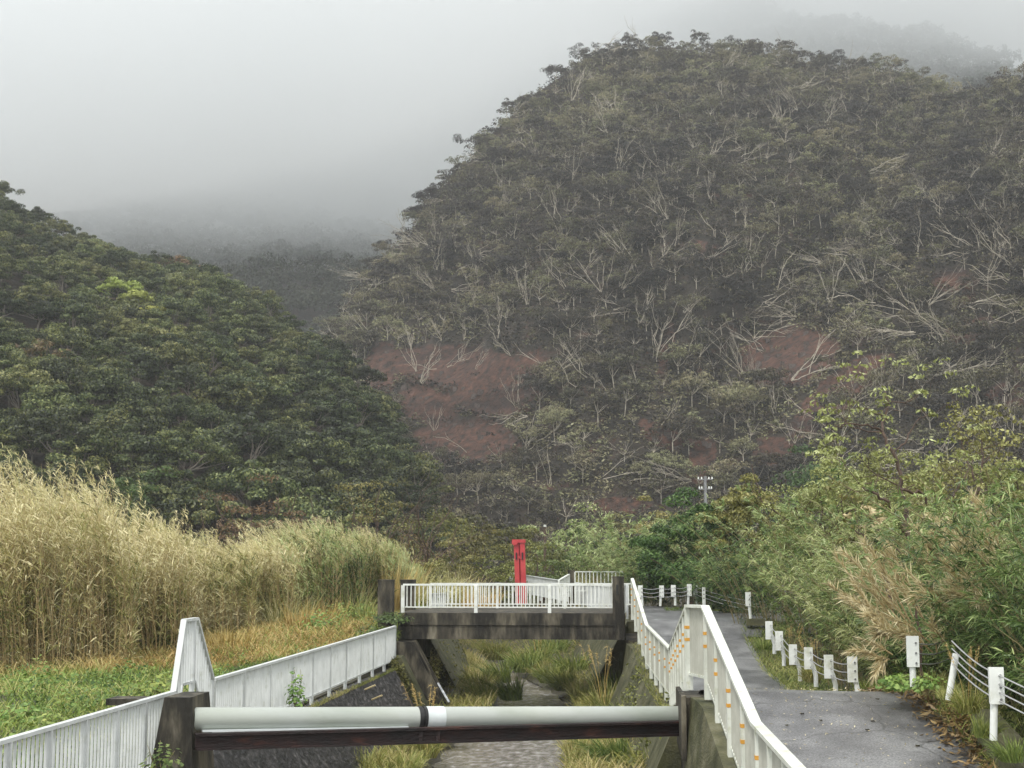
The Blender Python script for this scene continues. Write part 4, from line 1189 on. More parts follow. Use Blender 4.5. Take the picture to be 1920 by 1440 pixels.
def reed_bed(n, name, label, front, depth, mats, leaves=26, hscale=(.72, 1.02), seed=1):
    r = np.random.default_rng(seed)
    fr = np.array(front, float)
    d = np.concatenate([[0], np.cumsum(np.hypot(np.diff(fr[:, 0]), np.diff(fr[:, 1])))])
    nt = max(8, n // 13); ts_, td_ = r.uniform(0, d[-1], nt), r.random(nt) ** 1.3 * depth
    tu = r.integers(0, nt, n); s = np.clip(ts_[tu] + r.normal(0, .22, n), 0, d[-1]); dep = np.clip(td_[tu] + r.normal(0, .2, n), 0, None)
    tl_x, tl_y, tl_h, tl_c = r.normal(-.10, .14, nt), r.normal(0, .10, nt), r.uniform(.60, 1.04, nt), r.random(nt)
    bx = np.interp(s, d, fr[:, 0]); by = np.interp(s, d, fr[:, 1])
    x = bx - dep * .75; y = by + dep * .65
    x += (vnoise(s * .8, dep * 0, 4) - .5) * 1.5
    z = gz(x, y)
    base = np.stack([x, y, z], 1); px = topix(base)
    tp = np.interp(px[:, 0], *topline)
    ztop = np.array([W(a, b, c)[2] for a, b, c in zip(px[:, 0], tp, y)])
    H = np.clip((ztop - z) * tl_h[tu] * (1 - .3 * r.random(n) ** 2), 1.0, 7.5)
    lean = np.stack([tl_x[tu] + r.normal(0, .06, n), tl_y[tu] + r.normal(0, .06, n)], 1)
    K = 5; mb = MB(); gcol = r.random(n) * .999
    ts = np.linspace(0, 1, K + 1)
    # canes as narrow crossed strips
    for sd in (np.array([1, 0, 0.]), np.array([0, 1, 0.])):
        vs = []
        for t in ts:
            c = base + np.stack([lean[:, 0] * H * t ** 2, lean[:, 1] * H * t ** 2, H * t], 1)
            wd = .022 * (1 - .75 * t)
            vs += [c + sd * wd / 2, c - sd * wd / 2]
        v = np.stack(vs, 1).reshape(-1, 3); b0 = np.arange(n)[:, None] * (2 * (K + 1))
        q = np.concatenate([b0 + np.array([[2 * k, 2 * k + 1, 2 * k + 3, 2 * k + 2]]) for k in range(K)], 0)
        mb.add(v, q, np.concatenate([np.stack([r.uniform(.4, .8, n), gcol, gcol], 1)] * K, 0), 1)
    idx = np.repeat(np.arange(n), leaves); m = len(idx)
    t = r.beta(1.35, 1.0, m)
    p = base[idx] + np.stack([lean[idx, 0] * H[idx] * t ** 2, lean[idx, 1] * H[idx] * t ** 2, H[idx] * t], 1)
    a = r.uniform(0, 6.28, m)
    dd = np.stack([np.cos(a) * .75 - .45 * t, np.sin(a) * .7, r.uniform(.35, 1.1, m) + .4 * t], 1)
    patch = fbm(s[idx] * .35, t * 2.2, 77, 3)
    tint = np.clip(.36 + .34 * t + (patch - .5) * 1.9 + r.normal(0, .17, m) + (tl_c[tu][idx] - .5) * .6 + np.where(t < .4, .12, 0), 0, 1)
    L = r.uniform(.35, .80, m) * (1 - .3 * t)
    blades(mb, p, dd, L, r.uniform(.020, .044, m), r.uniform(.2, 1.1, m), np.stack([tint, gcol[idx], gcol[idx]], 1), 2)
    # feathery tops
    sel = np.where(r.random(n) < .5)[0]; ii = np.repeat(sel, 22); m = len(ii)
    t = r.uniform(.93, 1.08, m)
    p = base[ii] + np.stack([lean[ii, 0] * H[ii] * t ** 2 - (t - .93) * 1.5, lean[ii, 1] * H[ii], H[ii] * t], 1)
    dd = np.stack([r.normal(-.45, .35, m), r.normal(0, .3, m), r.uniform(.4, 1, m)], 1)
    blades(mb, p, dd, r.uniform(.14, .3, m), .016, .3, np.stack([r.uniform(.75, 1, m), gcol[ii], gcol[ii]], 1), 2)
    o = mb.build(name, mats); tag(o, label, 'reeds', kind='stuff')


reed_bed(9500, 'reeds', 'tall wind-bent straw-green reeds along the left bank', [(-25, 31), (-17.2, 37), (-14.6, 40), (-13.6, 44), (-12.6, 49), (-11.6, 56), (-10.6, 63), (-9.8, 70)], 7, [M['reed'], M['cane']])
reed_bed(800, 'reeds', 'sparser green reeds at the right end of the reed bed', [(-11.2, 52), (-10.3, 60), (-9.6, 68)], 2.5, [M['bamboo'], M['cane']], hscale=(.6, .9), seed=3)


# ---------------------------------------------------------------- grass clumps
def clump(mb, n, R, L, w, col=(0.1, .9), droop=(.3, 1.0), out=.55, K=4, mat=0, lean=(0, 0), c=(0, 0, 0)):
    a = rng.uniform(0, 6.28, n); r = R * np.sqrt(rng.random(n))
    p = np.stack([r * np.cos(a), r * np.sin(a), np.zeros(n)], 1) + np.array(c)
    d = np.stack([np.cos(a) * out * rng.uniform(.1, 1.3, n) + lean[0], np.sin(a) * out * rng.uniform(.1, 1.3, n) + lean[1], np.ones(n)], 1)
    blades(mb, p, d, L * rng.uniform(.55, 1.15, n), w * rng.uniform(.7, 1.3, n), rng.uniform(*droop, n), np.stack([rng.uniform(*col, n), np.zeros(n), np.full(n, .5)], 1), K, mat)


def grass_proto(n, R, L, w, col, plume=False, lean=(0, 0), name='silvergrass_clump', label='', group=None, mat='grass', out=.5):
    r = thing(name, label, 'grass clump', group=group)
    g = MB(); clump(g, n, R, L, w, col, lean=lean, out=out); g.build('blades', M[mat], r)
    if plume:
        s = MB()
        for k in range(7):
            a = rng.uniform(0, 6.28); dx, dy = math.cos(a) * .25 + lean[0], math.sin(a) * .25; H = L * rng.uniform(1.0, 1.25)
            pts = [(0, 0, 0), (dx * .4 * H, dy * .4 * H, H * .55), (dx * H, dy * H, H)]
            s.tube(pts, [.006, .005, .003], 3, cap=False)
            m = 40; t = rng.uniform(.8, 1.05, m); p = np.stack([dx * H * t, dy * H * t, H * t], 1)
            blades(s, p, rng.normal(0, .5, (m, 3)) + np.array([dx - .3, dy, .9]), .13, .012, .5, tintcol(m, .5, 1), 2)
        s.build('plume', M['straw'], r)
    return r


gp = [grass_proto(420, .30, 1.25, .02, (.15, .75), False, (-.15, 0)), grass_proto(380, .28, 1.5, .02, (.25, .9), True, (-.1, 0)), grass_proto(420, .35, 1.0, .018, (.4, 1), False, (.1, 0)), grass_proto(360, .3, 1.35, .02, (.05, .55), False, (-.3, 0))]
chan = [
    # px, Y, kind, scale, label
    (690, 33.0, 2, 1.0, 'pale grass tuft hanging at the foot of the left channel wall'), (800, 35.5, 1, .95, 'orange-tipped grass clump below the steel beam, left of the water'), (850, 39, 2, .85, 'straw grass clump at the left edge of the water below the pipe'),
    (765, 33.2, 2, .8, 'dry yellow grass clump at the bottom edge of the picture left of the stream'),
    (905, 49, 0, 1.05, 'green grass clump on the left bar just above the pipe'), (895, 53, 0, 1.15, 'green arching grass clump left of the narrow upper water'), (940, 56, 3, 1.3, 'arching green grass clump in midstream bending toward the left'),
    (960, 49.5, 3, 1.25, 'arching grass clump hanging over the water above the pipe'), (985, 61, 0, 1.6, 'tall green grass clump in the middle of the channel under the bridge'), (1010, 64, 1, 1.5, 'plumed grass clump under the middle of the bridge'),
    (1030, 56, 0, 1.2, 'green grass clump on the bar behind the curve of water'), (1060, 53, 3, 1.25, 'leaning grass clump right of the curve of water'), (1075, 59, 0, 1.6, 'tall grass clump below the right half of the bridge'),
    (1100, 49, 2, 1.3, 'golden-green grass clump on the right bar above the pipe'), (1130, 45, 1, 1.15, 'plumed grass clump with reddish feather on the right bar'), (1150, 50, 0, 1.5, 'tall dark green grass clump by the right channel wall under the bridge'),
    (1160, 42, 3, 1.15, 'green grass clump arching at the foot of the right wall'), (1185, 38.5, 0, 1.1, 'green grass clump close to the right wall above the pipe end'), (1120, 38, 2, 1.0, 'straw-tipped grass clump right of the water below the beam'),
    (1090, 36, 2, 1.15, 'golden grass clump at the right edge of the near water'), (1150, 34.5, 3, 1.1, 'mixed green grass clump under the right half of the beam'), (1210, 33, 0, 1.0, 'short green grass clump against the right pier wall'),
    (1175, 58, 1, 1.5, 'feathery plumed grass clump against the wall beyond the bridge'), (930, 68, 0, 1.5, 'grass clump beside the farthest strip of water'), (1040, 70, 0, 1.8, 'grass clump deep under the bridge in the upstream shade'), (1110, 68, 1, 1.8, 'tall plumed grass upstream near the right wall')]
used = set()
for px, Y, k, sc_, lb in chan:
    x = W(px, 1200, Y)[0]; loc = (x, Y, bed_z(Y) + .25)
    if k in used: o = copy_thing(gp[k], loc, rng.uniform(-.3, .3), sc_, lb, 'grass clumps growing in the channel')
    else: used.add(k); o = gp[k]; o.location = loc; o.scale = (sc_,) * 3; o['label'] = lb; o['group'] = 'grass clumps growing in the channel'


# low grass carpets
def carpet(name, label, pts, L, w, mat, col, group=None, droop=(.3, .9), K=3, lean=(0, 0)):
    n = len(pts); a = rng.uniform(0, 6.28, n)
    d = np.stack([np.cos(a) * .5 + lean[0], np.sin(a) * .5 + lean[1], np.full(n, 1.0)], 1); mb = MB()
    pat = fbm(pts[:, 0] * .6, pts[:, 1] * .6, 41, 3)
    c = np.stack([np.clip(rng.uniform(*col, n) + (pat - .5) * .8, 0, 1), np.zeros(n), np.full(n, .5)], 1)
    blades(mb, pts, d, L * rng.uniform(.4, 1.3, n) * (.5 + pat), w * rng.uniform(.7, 1.3, n), rng.uniform(*droop, n), c, K)
    o = mb.build(name, M[mat]); tag(o, label, 'grass', kind='stuff'); return o


def rand_strip(n, xl, xr, Y0, Y1, zf, pw=1.0):
    Y = Y0 + (Y1 - Y0) * rng.random(n) ** pw; u = rng.random(n)
    a = np.array([xl(y) for y in Y]); b = np.array([xr(y) for y in Y]); x = a + (b - a) * u
    return np.stack([x, Y, np.array([zf(i, j) for i, j in zip(x, Y)])], 1)


lg = rand_strip(70000, lambda Y: np.interp(Y, [16, 34, 41, 60], [-15, -24, -19.5, -13.5]), lambda Y: -7.3, 17, 58, lambda x, Y: float(gz(x, Y)) - .02)
carpet('grass', 'low green weeds and grass between the left railing and the reeds', lg, .62, .018, 'meadow', (.1, .85), droop=(.3, 1.3))
lg2 = rand_strip(14000, lambda Y: np.interp(Y, [37, 40, 44, 49, 56], [-17.2, -14.6, -13.6, -12.6, -11.6]), lambda Y: np.interp(Y, [37, 44, 56], [-12.5, -8.6, -8.0]), 39, 56, lambda x, Y: float(gz(x, Y)))
carpet('dry_grass', 'orange-brown dry grass strip at the foot of the reeds', lg2, .75, .017, 'straw', (.1, .9), droop=(.4, 1.4))
lg2b = rand_strip(4500, lambda Y: np.interp(Y, [31, 37, 40, 49, 60], [-25, -17.6, -15, -13, -11.3]), lambda Y: np.interp(Y, [31, 37, 40, 49, 60], [-22.5, -15.5, -13.4, -11.4, -10]), 31, 60, lambda x, Y: float(gz(x, Y)))
carpet('dry_grass', 'pale dry stalks bent over in front of the reed stems', lg2b, .9, .014, 'straw', (.3, 1))
vg = rand_strip(20000, lambda Y: road_r(Y) - .12, lambda Y: road_r(Y) + 1.4, 14, 46, lambda x, Y: float(road_z(Y)) - .05)
carpet('grass', 'green verge grass along the right side of the path', vg, .36, .012, 'grass', (.1, .9))
vg = rand_strip(2500, lambda Y: 1.5, lambda Y: 5, 52.5, 54.5, lambda x, Y: 3.22)
carpet('grass', 'green grass under the far row of guard posts', vg, .30, .014, 'grass', (.1, .6))
bg_ = rand_strip(16000, lambda Y: lx(Y) + 1.1 + shift(Y), lambda Y: water_l(Y), 20, 85, lambda x, Y: bed_z(Y) + .25)
bg2 = rand_strip(26000, lambda Y: water_r(Y) + .15, lambda Y: rx(Y) - .3 + shift(Y), 20, 85, lambda x, Y: bed_z(Y) + .25)
carpet('grass', 'olive and golden grass covering the bars of the stream', np.vstack([bg_, bg2]), .85, .018, 'grass', (.25, .95), lean=(-.1, 0))
wg = rand_strip(1500, lambda Y: rx(Y) - .25, lambda Y: rx(Y) + .0, 25, 44, lambda x, Y: rw_top(Y) - .03)
carpet('grass', 'tufts of grass on the coping of the right channel wall', wg, .28, .010, 'grass', (.1, .8))
wg = rand_strip(1300, lambda Y: -6.83, lambda Y: -6.72, 30, 44, lambda x, Y: 1.86)
carpet('grass', 'tufts of grass on the coping of the left channel wall', wg, .22, .010, 'grass', (.2, .8))


# leaf litter
def litter(name, label, P, L, mat='litter', lo=.1, hi=1):
    n = len(P); mb = MB(); nr = unit(rng.normal(0, .35, (n, 3)) + np.array([0, 0, 1])); d = np.cross(nr, rng.normal(0, 1, (n, 3)))
    kites(mb, P, d, nr, L * rng.uniform(.5, 1.5, n), L * .3 * rng.uniform(.5, 1.4, n), tintcol(n, lo, hi)); o = mb.build(name, M[mat]); tag(o, label, 'leaves', kind='stuff')


lp = rand_strip(9000, lambda Y: road_r(Y) - .55, lambda Y: road_r(Y) + .30, 12, 31, lambda x, Y: float(road_z(Y)) + .03)
lp = lp[rng.random(len(lp)) < np.clip((lp[:, 0] - np.array([road_r(y) for y in lp[:, 1]]) + .55) * 2.2, 0, 1)]
litter('leaf_litter', 'brown fallen leaves along the right edge of the path', lp, .13)
lp = rand_strip(1100, lambda Y: rx(Y) + .3, lambda Y: road_r(Y), 13, 24, lambda x, Y: float(road_z(Y)) + .02)
litter('leaf_litter', 'scattered pale leaf scraps on the wet asphalt', lp, .05, 'tan', .3, 1)
for k, (px, py) in enumerate(((1645, 1312), (1637, 1363), (1627, 1381), (1540, 1362), (1721, 1412), (1476, 1373), (1504, 1348))):
    Y = np.interp(py, [1298, 1440], [22.0, 19.0]); c = W(px, py, Y); mb = MB()
    v8 = rdirs(8) * np.array([.05, .03, .014]); v8 = np.array([[x, y, z] for z in (-1, 1) for y in (-1, 1) for x in (-1, 1)], float) * np.array([.032, .02, .009]) * rng.uniform(.4, 1.1, (8, 3))
    mb.add(v8 + (c[0], c[1], float(road_z(c[1])) + .025), [[0, 2, 3, 1], [4, 5, 7, 6], [0, 1, 5, 4], [2, 6, 7, 3], [0, 4, 6, 2], [1, 3, 7, 5]])
    o = mb.build('clod', M['soil']); tag(o, 'small dark clod of dirt lying on the wet path', 'clod', 'clods of dirt on the path')

# broad-leaved weeds and creepers
def weed(name, label, loc, R, H, n, leaf, mat='weed', cat='plant', lo=.2, hi=1):
    r = thing(name, label, cat, tuple(loc)); l_, s = MB(), MB()
    for k in range(max(5, n // 30)):
        a = rng.uniform(0, 6.28); e = np.array([math.cos(a) * R * .6, math.sin(a) * R * .6, H * rng.uniform(.5, .95)]); limb(s, (0, 0, -.1), e, .008, .004, 3, 4, .1)
    u = rdirs(n, -.05); p = u * np.array([R, R, H]) * rng.uniform(.4, 1, n)[:, None]; nr = unit(u + np.array([0, -.3, .8]) + rng.normal(0, .35, (n, 3)))
    d = unit(np.cross(nr, rng.normal(0, 1, (n, 3)))); kites(l_, p, d, nr, leaf * rng.uniform(.6, 1.3, n), leaf * .75 * rng.uniform(.6, 1.2, n), tintcol(n, lo, hi))
    l_.build('foliage', M[mat], r); s.build('stem', M['culm'], r); return r


for lb, px, py, Y, R, H, n, lf in (('bright green broad-leaved weed right behind the left fence peak', 290, 1290, 31, .75, .7, 420, .14), ('bright green weed clump low behind the left railing', 95, 1335, 25, .5, .45, 260, .12), ('yellow-green weed patch behind the left railing near the picture edge', 45, 1320, 27, .6, .4, 260, .11),
                                  ('small green bush in the dry grass before the bridge', 640, 1170, 52, 1.2, .9, 520, .13), ('green bush beside the end of the left railing', 600, 1190, 48, .9, .7, 400, .12),
                                  ('low bright bush on the slope near the left pillar', 680, 1150, 56, 1.3, .8, 420, .14)):
    weed('weed', lb, W(px, py, Y) * (1, 1, 0) + (0, 0, float(gz(W(px, py, Y)[0], Y))), R, H, n, lf)
weed('creeper', 'green creeper climbing through the middle of the left railing', W(546, 1318, 28.9) + (.12, -.1, .0), .22, .75, 150, .10)
weed('creeper', 'leafy stalk growing in front of the near left railing beside the pier', W(303, 1425, 19.5) + (0, 0, -.2), .32, .5, 130, .09, 'green')
weed('creeper', 'dark ivy hanging over the left end of the bridge', W(735, 1160, 46.4) + (0, 0, -.1), .75, .35, 700, .09, 'green', lo=0, hi=.6)
weed('creeper', 'dark ivy at the foot of the near left pillar', W(705, 1180, 46.0) + (0, 0, -.35), .8, .55, 700, .10, 'green', lo=0, hi=.8)
weed('creeper', 'trailing ivy on the edge of the left channel wall', W(745, 1262, 43.2) + (0, 0, -.4), .3, .75, 420, .08, 'olive', lo=0, hi=.6)
weed('creeper', 'green weeds on the ribbed wall below the bridge', W(815, 1235, 47.6) + (0, 0, -.6), .25, 1.1, 420, .08, 'olive', lo=0, hi=.7)
weed('weed', 'bright yellow-green weed at the foot of the crest post', W(1690, 1290, 21.3) + (0, 0, 0), .35, .25, 220, .09)
weed('weed', 'bright green tuft beside the concrete right of the path', W(1740, 1290, 20.5), .3, .2, 180, .08)
def leaf_stuff(name, label, P, leaf, mat, jit, lo, hi, up=.8):
    n = len(P); mb = MB(); p = P + rng.normal(0, 1, (n, 3)) * jit; nr = unit(rng.normal(0, .45, (n, 3)) + np.array([0, -.3, up])); d = unit(np.cross(nr, rng.normal(0, 1, (n, 3))))
    kites(mb, p, d, nr, leaf * rng.uniform(.5, 1.4, n), leaf * .7 * rng.uniform(.6, 1.2, n), tintcol(n, lo, hi)); o = mb.build(name, M[mat]); tag(o, label, 'plants', kind='stuff')


wp = rand_strip(60000, lambda Y: np.interp(Y, [16, 34, 41, 60], [-15, -20, -16, -12]), lambda Y: -7.2, 17, 56, lambda x, Y: float(gz(x, Y)))
wp = wp[(wp[:, 1] < 38 + rng.normal(0, 1, len(wp))) | (wp[:, 1] > 50)]; wf = fbm(wp[:, 0] * .9, wp[:, 1] * .7, 91, 3); wp = wp[wf > .60]; wf = wf[wf > .60]; wp[:, 2] += rng.random(len(wp)) * (wf - .54) * 3.2
leaf_stuff('weeds', 'patches of bright broad-leaved weeds in the grass behind the left railing', wp, .095, 'weed', np.array([.05, .05, .03]), 0, .8)


def on_wall(n, Y0, Y1, side, inset=0, thr=.5):
    Y = rng.uniform(Y0, Y1, n); t = rng.random(n); e = (lx(Y) if side < 0 else rx(Y)) + shift(Y); sg = -side
    P_ = np.stack([e + sg * (inset + .2 + 1.3 * t), Y, 2.1 - 2.3 * t], 1); return P_[fbm(Y * 1.3, t * 2.5, 95, 3) > thr]


leaf_stuff('ivy', 'ivy and ferns creeping down the left channel wall under the bridge', np.vstack([on_wall(5000, 42.4, 43.4, -1, -.2, .42), on_wall(3500, 47.0, 51.5, -1, .1, .5), on_wall(7000, 51.5, 66, -1, .15, .48)]), .11, 'olive', np.array([.03, .05, .05]), 0, .6, .4)
leaf_stuff('ivy', 'weeds creeping down the right channel wall', np.vstack([on_wall(3500, 26, 44, 1, 0, .56), on_wall(5000, 52, 66, 1, .05, .5)]), .10, 'olive', np.array([.04, .05, .05]), 0, .7, .4)
# concrete lump beside the crest and slab behind the left railing
c = W(1800, 1330, 18.6); m_ = MB(); m_.hexa([(-.1, -1.6, -1), (.35, -1.6, -1), (.35, 1.6, -1), (-.1, 1.6, -1)], [(0, -1.5, -.55), (.3, -1.5, -.55), (.3, 1.5, -.02), (0, 1.5, -.02)]); o = m_.build('concrete_kerb', M['moss']); o.location = c + np.array([.50, 0, -.12]); tag(o, 'mossy concrete kerb sinking into the bushes at the right of the path', 'kerb')
c = W(252, 1314, 27); m_ = MB(); m_.box((0, 0, 0), (.45, .3, .06)); m_.box((.05, .0, -.12), (.32, .2, .06)); o = m_.build('concrete_slab', M['conc']); o.location = c; tag(o, 'dark concrete slab lying in weeds behind the left railing', 'slab')

for k, (lb, px, py, Y, sc_) in enumerate((('golden grass tuft at the path edge before the crest post', 1655, 1290, 22.5, .35), ('green grass tuft among the four posts of the dip', 1515, 1275, 30.5, .5), ('grass tuft at the foot of the leaning stem without bracket', 1765, 1305, 19.8, .35), ('green-gold grass tuft below the nearest guard post', 1830, 1375, 18.0, .4),
                                        ('grass tuft where the verge widens at the bend of the path', 1425, 1215, 37.0, .5), ('olive grass tuft between the topmost dip posts', 1475, 1245, 33.8, .5), ('straw-green tuft behind the crest post', 1735, 1285, 21.5, .45), ('grass tuft at the bottom right corner of the path', 1880, 1420, 16.8, .4),
                                        ('yellowish grass tuft right of the last dip post', 1620, 1300, 25.5, .5), ('tuft of grass behind the concrete kerb', 1800, 1330, 18.9, .45))):
    copy_thing(gp[k % 4], tuple(W(px, py, Y) + np.array([.1, 0, -.05])), rng.uniform(0, 6), sc_, lb, 'grass tufts along the path edge')

# ---------------------------------------------------------------- middle-distance trees beyond the bank
def ptree(name, label, px, top, Y, R, lm, bm='bark', base=2.6, hfrac=.5, **kw):
    b = W(px, 1050, Y); zt = W(px, top, Y)[2]; Ht = zt - base
    H = Ht * hfrac
    return crown_tree(name, label, (b[0], Y, base), R, H, Ht - H * 1.02, lm=M[lm], bm=M[bm], **kw)


T = lambda n, l, px, top, Y, R, lm, **k: ptree(n, l, px, top, Y, R, lm, **k)
T('small_tree', 'reddish-brown wind-burnt tree above the reeds', 480, 905, 84, 3.2, 'rust', clumps=26, per=90, leaf=.16, flat=.4, rag=.4, limbs=16, extra_branch=5, hfrac=.6)
T('small_tree', 'small rust-red tree beside the wind-burnt one', 575, 935, 80, 1.6, 'rust', clumps=12, per=70, leaf=.15, limbs=8, extra_branch=3, hfrac=.6)
T('small_tree', 'olive-brown spreading tree with visible limbs left of the bridge', 690, 915, 82, 3.4, 'olive', clumps=26, per=100, leaf=.16, flat=.35, rag=.4, limbs=18, extra_branch=5, lo=.1, hi=.7, hfrac=.62)
T('small_tree', 'half-bare brown tree behind the straw-coloured grass', 775, 950, 74, 2.3, 'rust', clumps=14, per=70, leaf=.13, limbs=12, extra_branch=7, hfrac=.7)
T('round_tree', 'round grey-green tree at the foot of the left wood', 255, 862, 104, 2.8, 'green', clumps=30, per=130, leaf=.22, flat=.6, lo=.1, hi=.55, hfrac=.62)
T('round_tree', 'dark leafy tree at the right foot of the left wood', 835, 925, 108, 3.2, 'olive', clumps=26, per=110, leaf=.24, flat=.5, lo=0, hi=.4, hfrac=.65)
T('round_tree', 'olive tree left of the red posts', 905, 965, 92, 2.4, 'olive', clumps=24, per=120, leaf=.2, lo=0, hi=.55, hfrac=.7)
T('round_tree', 'dark green tree right behind the red posts', 965, 985, 86, 2.0, 'olive', clumps=22, per=120, leaf=.17, lo=0, hi=.5, hfrac=.7)
T('round_tree', 'grey-green pale tree right of the thin pole', 1052, 966, 100, 2.9, 'bamboo', clumps=28, per=120, leaf=.2, lo=.15, hi=.6, hfrac=.7)
T('round_tree', 'dark bush under the pale tree beyond the bridge', 1010, 1010, 82, 2.0, 'olive', clumps=22, per=120, leaf=.16, lo=0, hi=.5, hfrac=.75)
T('round_tree', 'dull green bush right of centre beyond the bridge', 1105, 1000, 90, 2.2, 'green', clumps=22, per=120, leaf=.18, lo=.05, hi=.5, hfrac=.75)
T('round_tree', 'low olive bush behind the yellow-green reed tuft', 1150, 995, 88, 2.2, 'olive', clumps=22, per=110, leaf=.18, lo=.05, hi=.6, hfrac=.75)
T('round_tree', 'yellow-brown crown behind the pale bamboo', 1215, 940, 92, 2.2, 'olive', clumps=18, per=100, leaf=.2, lo=.2, hi=.9, hfrac=.6)
T('broadleaf_tree', 'deep green dense tree below the power pole', 1298, 924, 56.5, 2.0, 'green', clumps=80, per=260, leaf=.13, flat=.6, csize=.26, lo=.05, hi=.85, zmin=-.5, hfrac=.52)
T('broadleaf_tree', 'olive-yellow rounded tree right of the power pole', 1402, 893, 55, 1.8, 'olive', clumps=70, per=240, leaf=.12, flat=.6, csize=.26, lo=.1, hi=.85, zmin=-.4, hfrac=.5)
T('broadleaf_tree', 'yellow-green spreading tree above the bamboo on the right', 1560, 848, 44, 2.0, 'yellow', clumps=80, per=200, leaf=.08, extra_branch=4, csize=.26, flat=.5, lo=0, hi=.72, hfrac=.5)
T('broadleaf_tree', 'olive tree behind the thin-trunked tree', 1660, 850, 46, 2.1, 'yellow', clumps=80, per=200, leaf=.08, extra_branch=4, csize=.26, flat=.5, lo=0, hi=.75, hfrac=.5)
T('broadleaf_tree', 'yellow-green tree at the right behind the bamboo', 1820, 835, 42, 2.2, 'yellow', clumps=80, per=200, leaf=.08, extra_branch=4, csize=.26, flat=.5, lo=0, hi=.72, hfrac=.5)
T('broadleaf_tree', 'pale olive tree touching the right picture edge', 1915, 845, 40, 1.6, 'yellow', clumps=60, per=220, leaf=.085, csize=.26, flat=.5, lo=0, hi=.72, hfrac=.5)
T('round_tree', 'dark green low tree at the foot of the slope above the right bushes', 1540, 825, 150, 4.5, 'green', clumps=26, per=110, leaf=.4, flat=.5, lo=0, hi=.35, hfrac=.5)
# belt of dark trees along the foot of the slopes, each its own
for k, px in enumerate(range(620, 1700, 62)):
    crown_tree('round_tree', 'dark shrubby tree in the belt at the foot of the landslide slope', (W(px + rng.normal(0, 12), 1000, 170)[0], 150 + rng.uniform(-15, 25), 2.5), rng.uniform(3, 4.2), rng.uniform(2.2, 3.2), rng.uniform(2.5, 4.5) + 1.2 * (k % 3), 16, 80, .38, M['batter' if k % 2 else 'olive'], M['greybark'],
               flat=.5, lo=0, hi=.6 if k % 2 else .3, group='dark trees at the foot of the landslide slope')
# bushes along the left side of the upstream path
for k, (px, Y, zt) in enumerate(((850, 78, 1010), (800, 70, 1040), (1080, 80, 1030), (1130, 78, 1035), (940, 78, 1035))):
    T('shrub', ['straw-green bush left of the red posts', 'olive bush behind the straw grass', 'dark green bush behind the small further railing', 'green bush touching the further railing', 'leafy bush just left of the red posts'][k], px, zt, Y, 2.0, ['olive', 'yellow', 'green', 'olive', 'olive'][k], clumps=24, per=120, leaf=.14, lo=0, hi=.6, hfrac=.8, cat='shrub')

# straw-coloured tall grass by the bridge
for lb, px, Y, L, le, n, mt, tip in (('tall straw-coloured grass fountain behind the left pillars', 745, 62, 3.5, .10, 620, 'straw', 1), ('straw-yellow grass bending right over the bridge railing', 790, 60, 3.0, .45, 420, 'reed', 1), ('yellow reed tuft behind the left pillars', 700, 64, 3.6, .05, 520, 'reed', 1),
                                    ('pale straw tuft left of the red posts', 860, 68, 2.8, .12, 420, 'reed', 1), ('golden grass tuft behind the bridge railing', 900, 66, 2.1, .1, 320, 'straw', 1), ('yellow-green grass tuft behind the further railing', 1098, 74, 2.6, 0, 420, 'reed', 1)):
    r = thing('grass_clump', lb, 'grass clump', (W(px, 1100, Y)[0], Y, 2.7)); g = MB(); clump(g, n, .8, L, .028, (.45, 1) if mt == 'reed' else (.4, 1), (.15, .8), .28, 5, 0, (le, 0)); g.build('blades', M[mt], r)


for lb, px, py, Y, L, mt in (('straw tuft at the right end of the reed bed, lowest one', 575, 1200, 48.5, 1.6, 'straw'), ('pale reed tuft leaning right beside the dry grass strip', 540, 1190, 50, 2.2, 'reed'), ('golden tuft before the green bush near the bridge', 612, 1180, 51.5, 1.5, 'straw'),
                            ('green-gold tuft above the end of the left railing', 668, 1165, 53, 1.7, 'grass'), ('tall pale tuft behind the bush near the left pillars', 650, 1140, 57, 2.4, 'reed'), ('green grassy tuft against the near left pillar', 695, 1160, 51.5, 1.3, 'grass'), ('dry tuft behind the left fence peak', 430, 1225, 44, 1.2, 'straw')):
    x_ = W(px, py, Y)[0]; r = thing('grass_clump', lb, 'grass clump', (x_, Y, float(gz(x_, Y)) - .05)); g = MB(); clump(g, 420, .7, L, .022, (.1, .95), (.2, 1.1), .35, 4, 0, (.05, 0)); g.build('blades', M[mt], r)

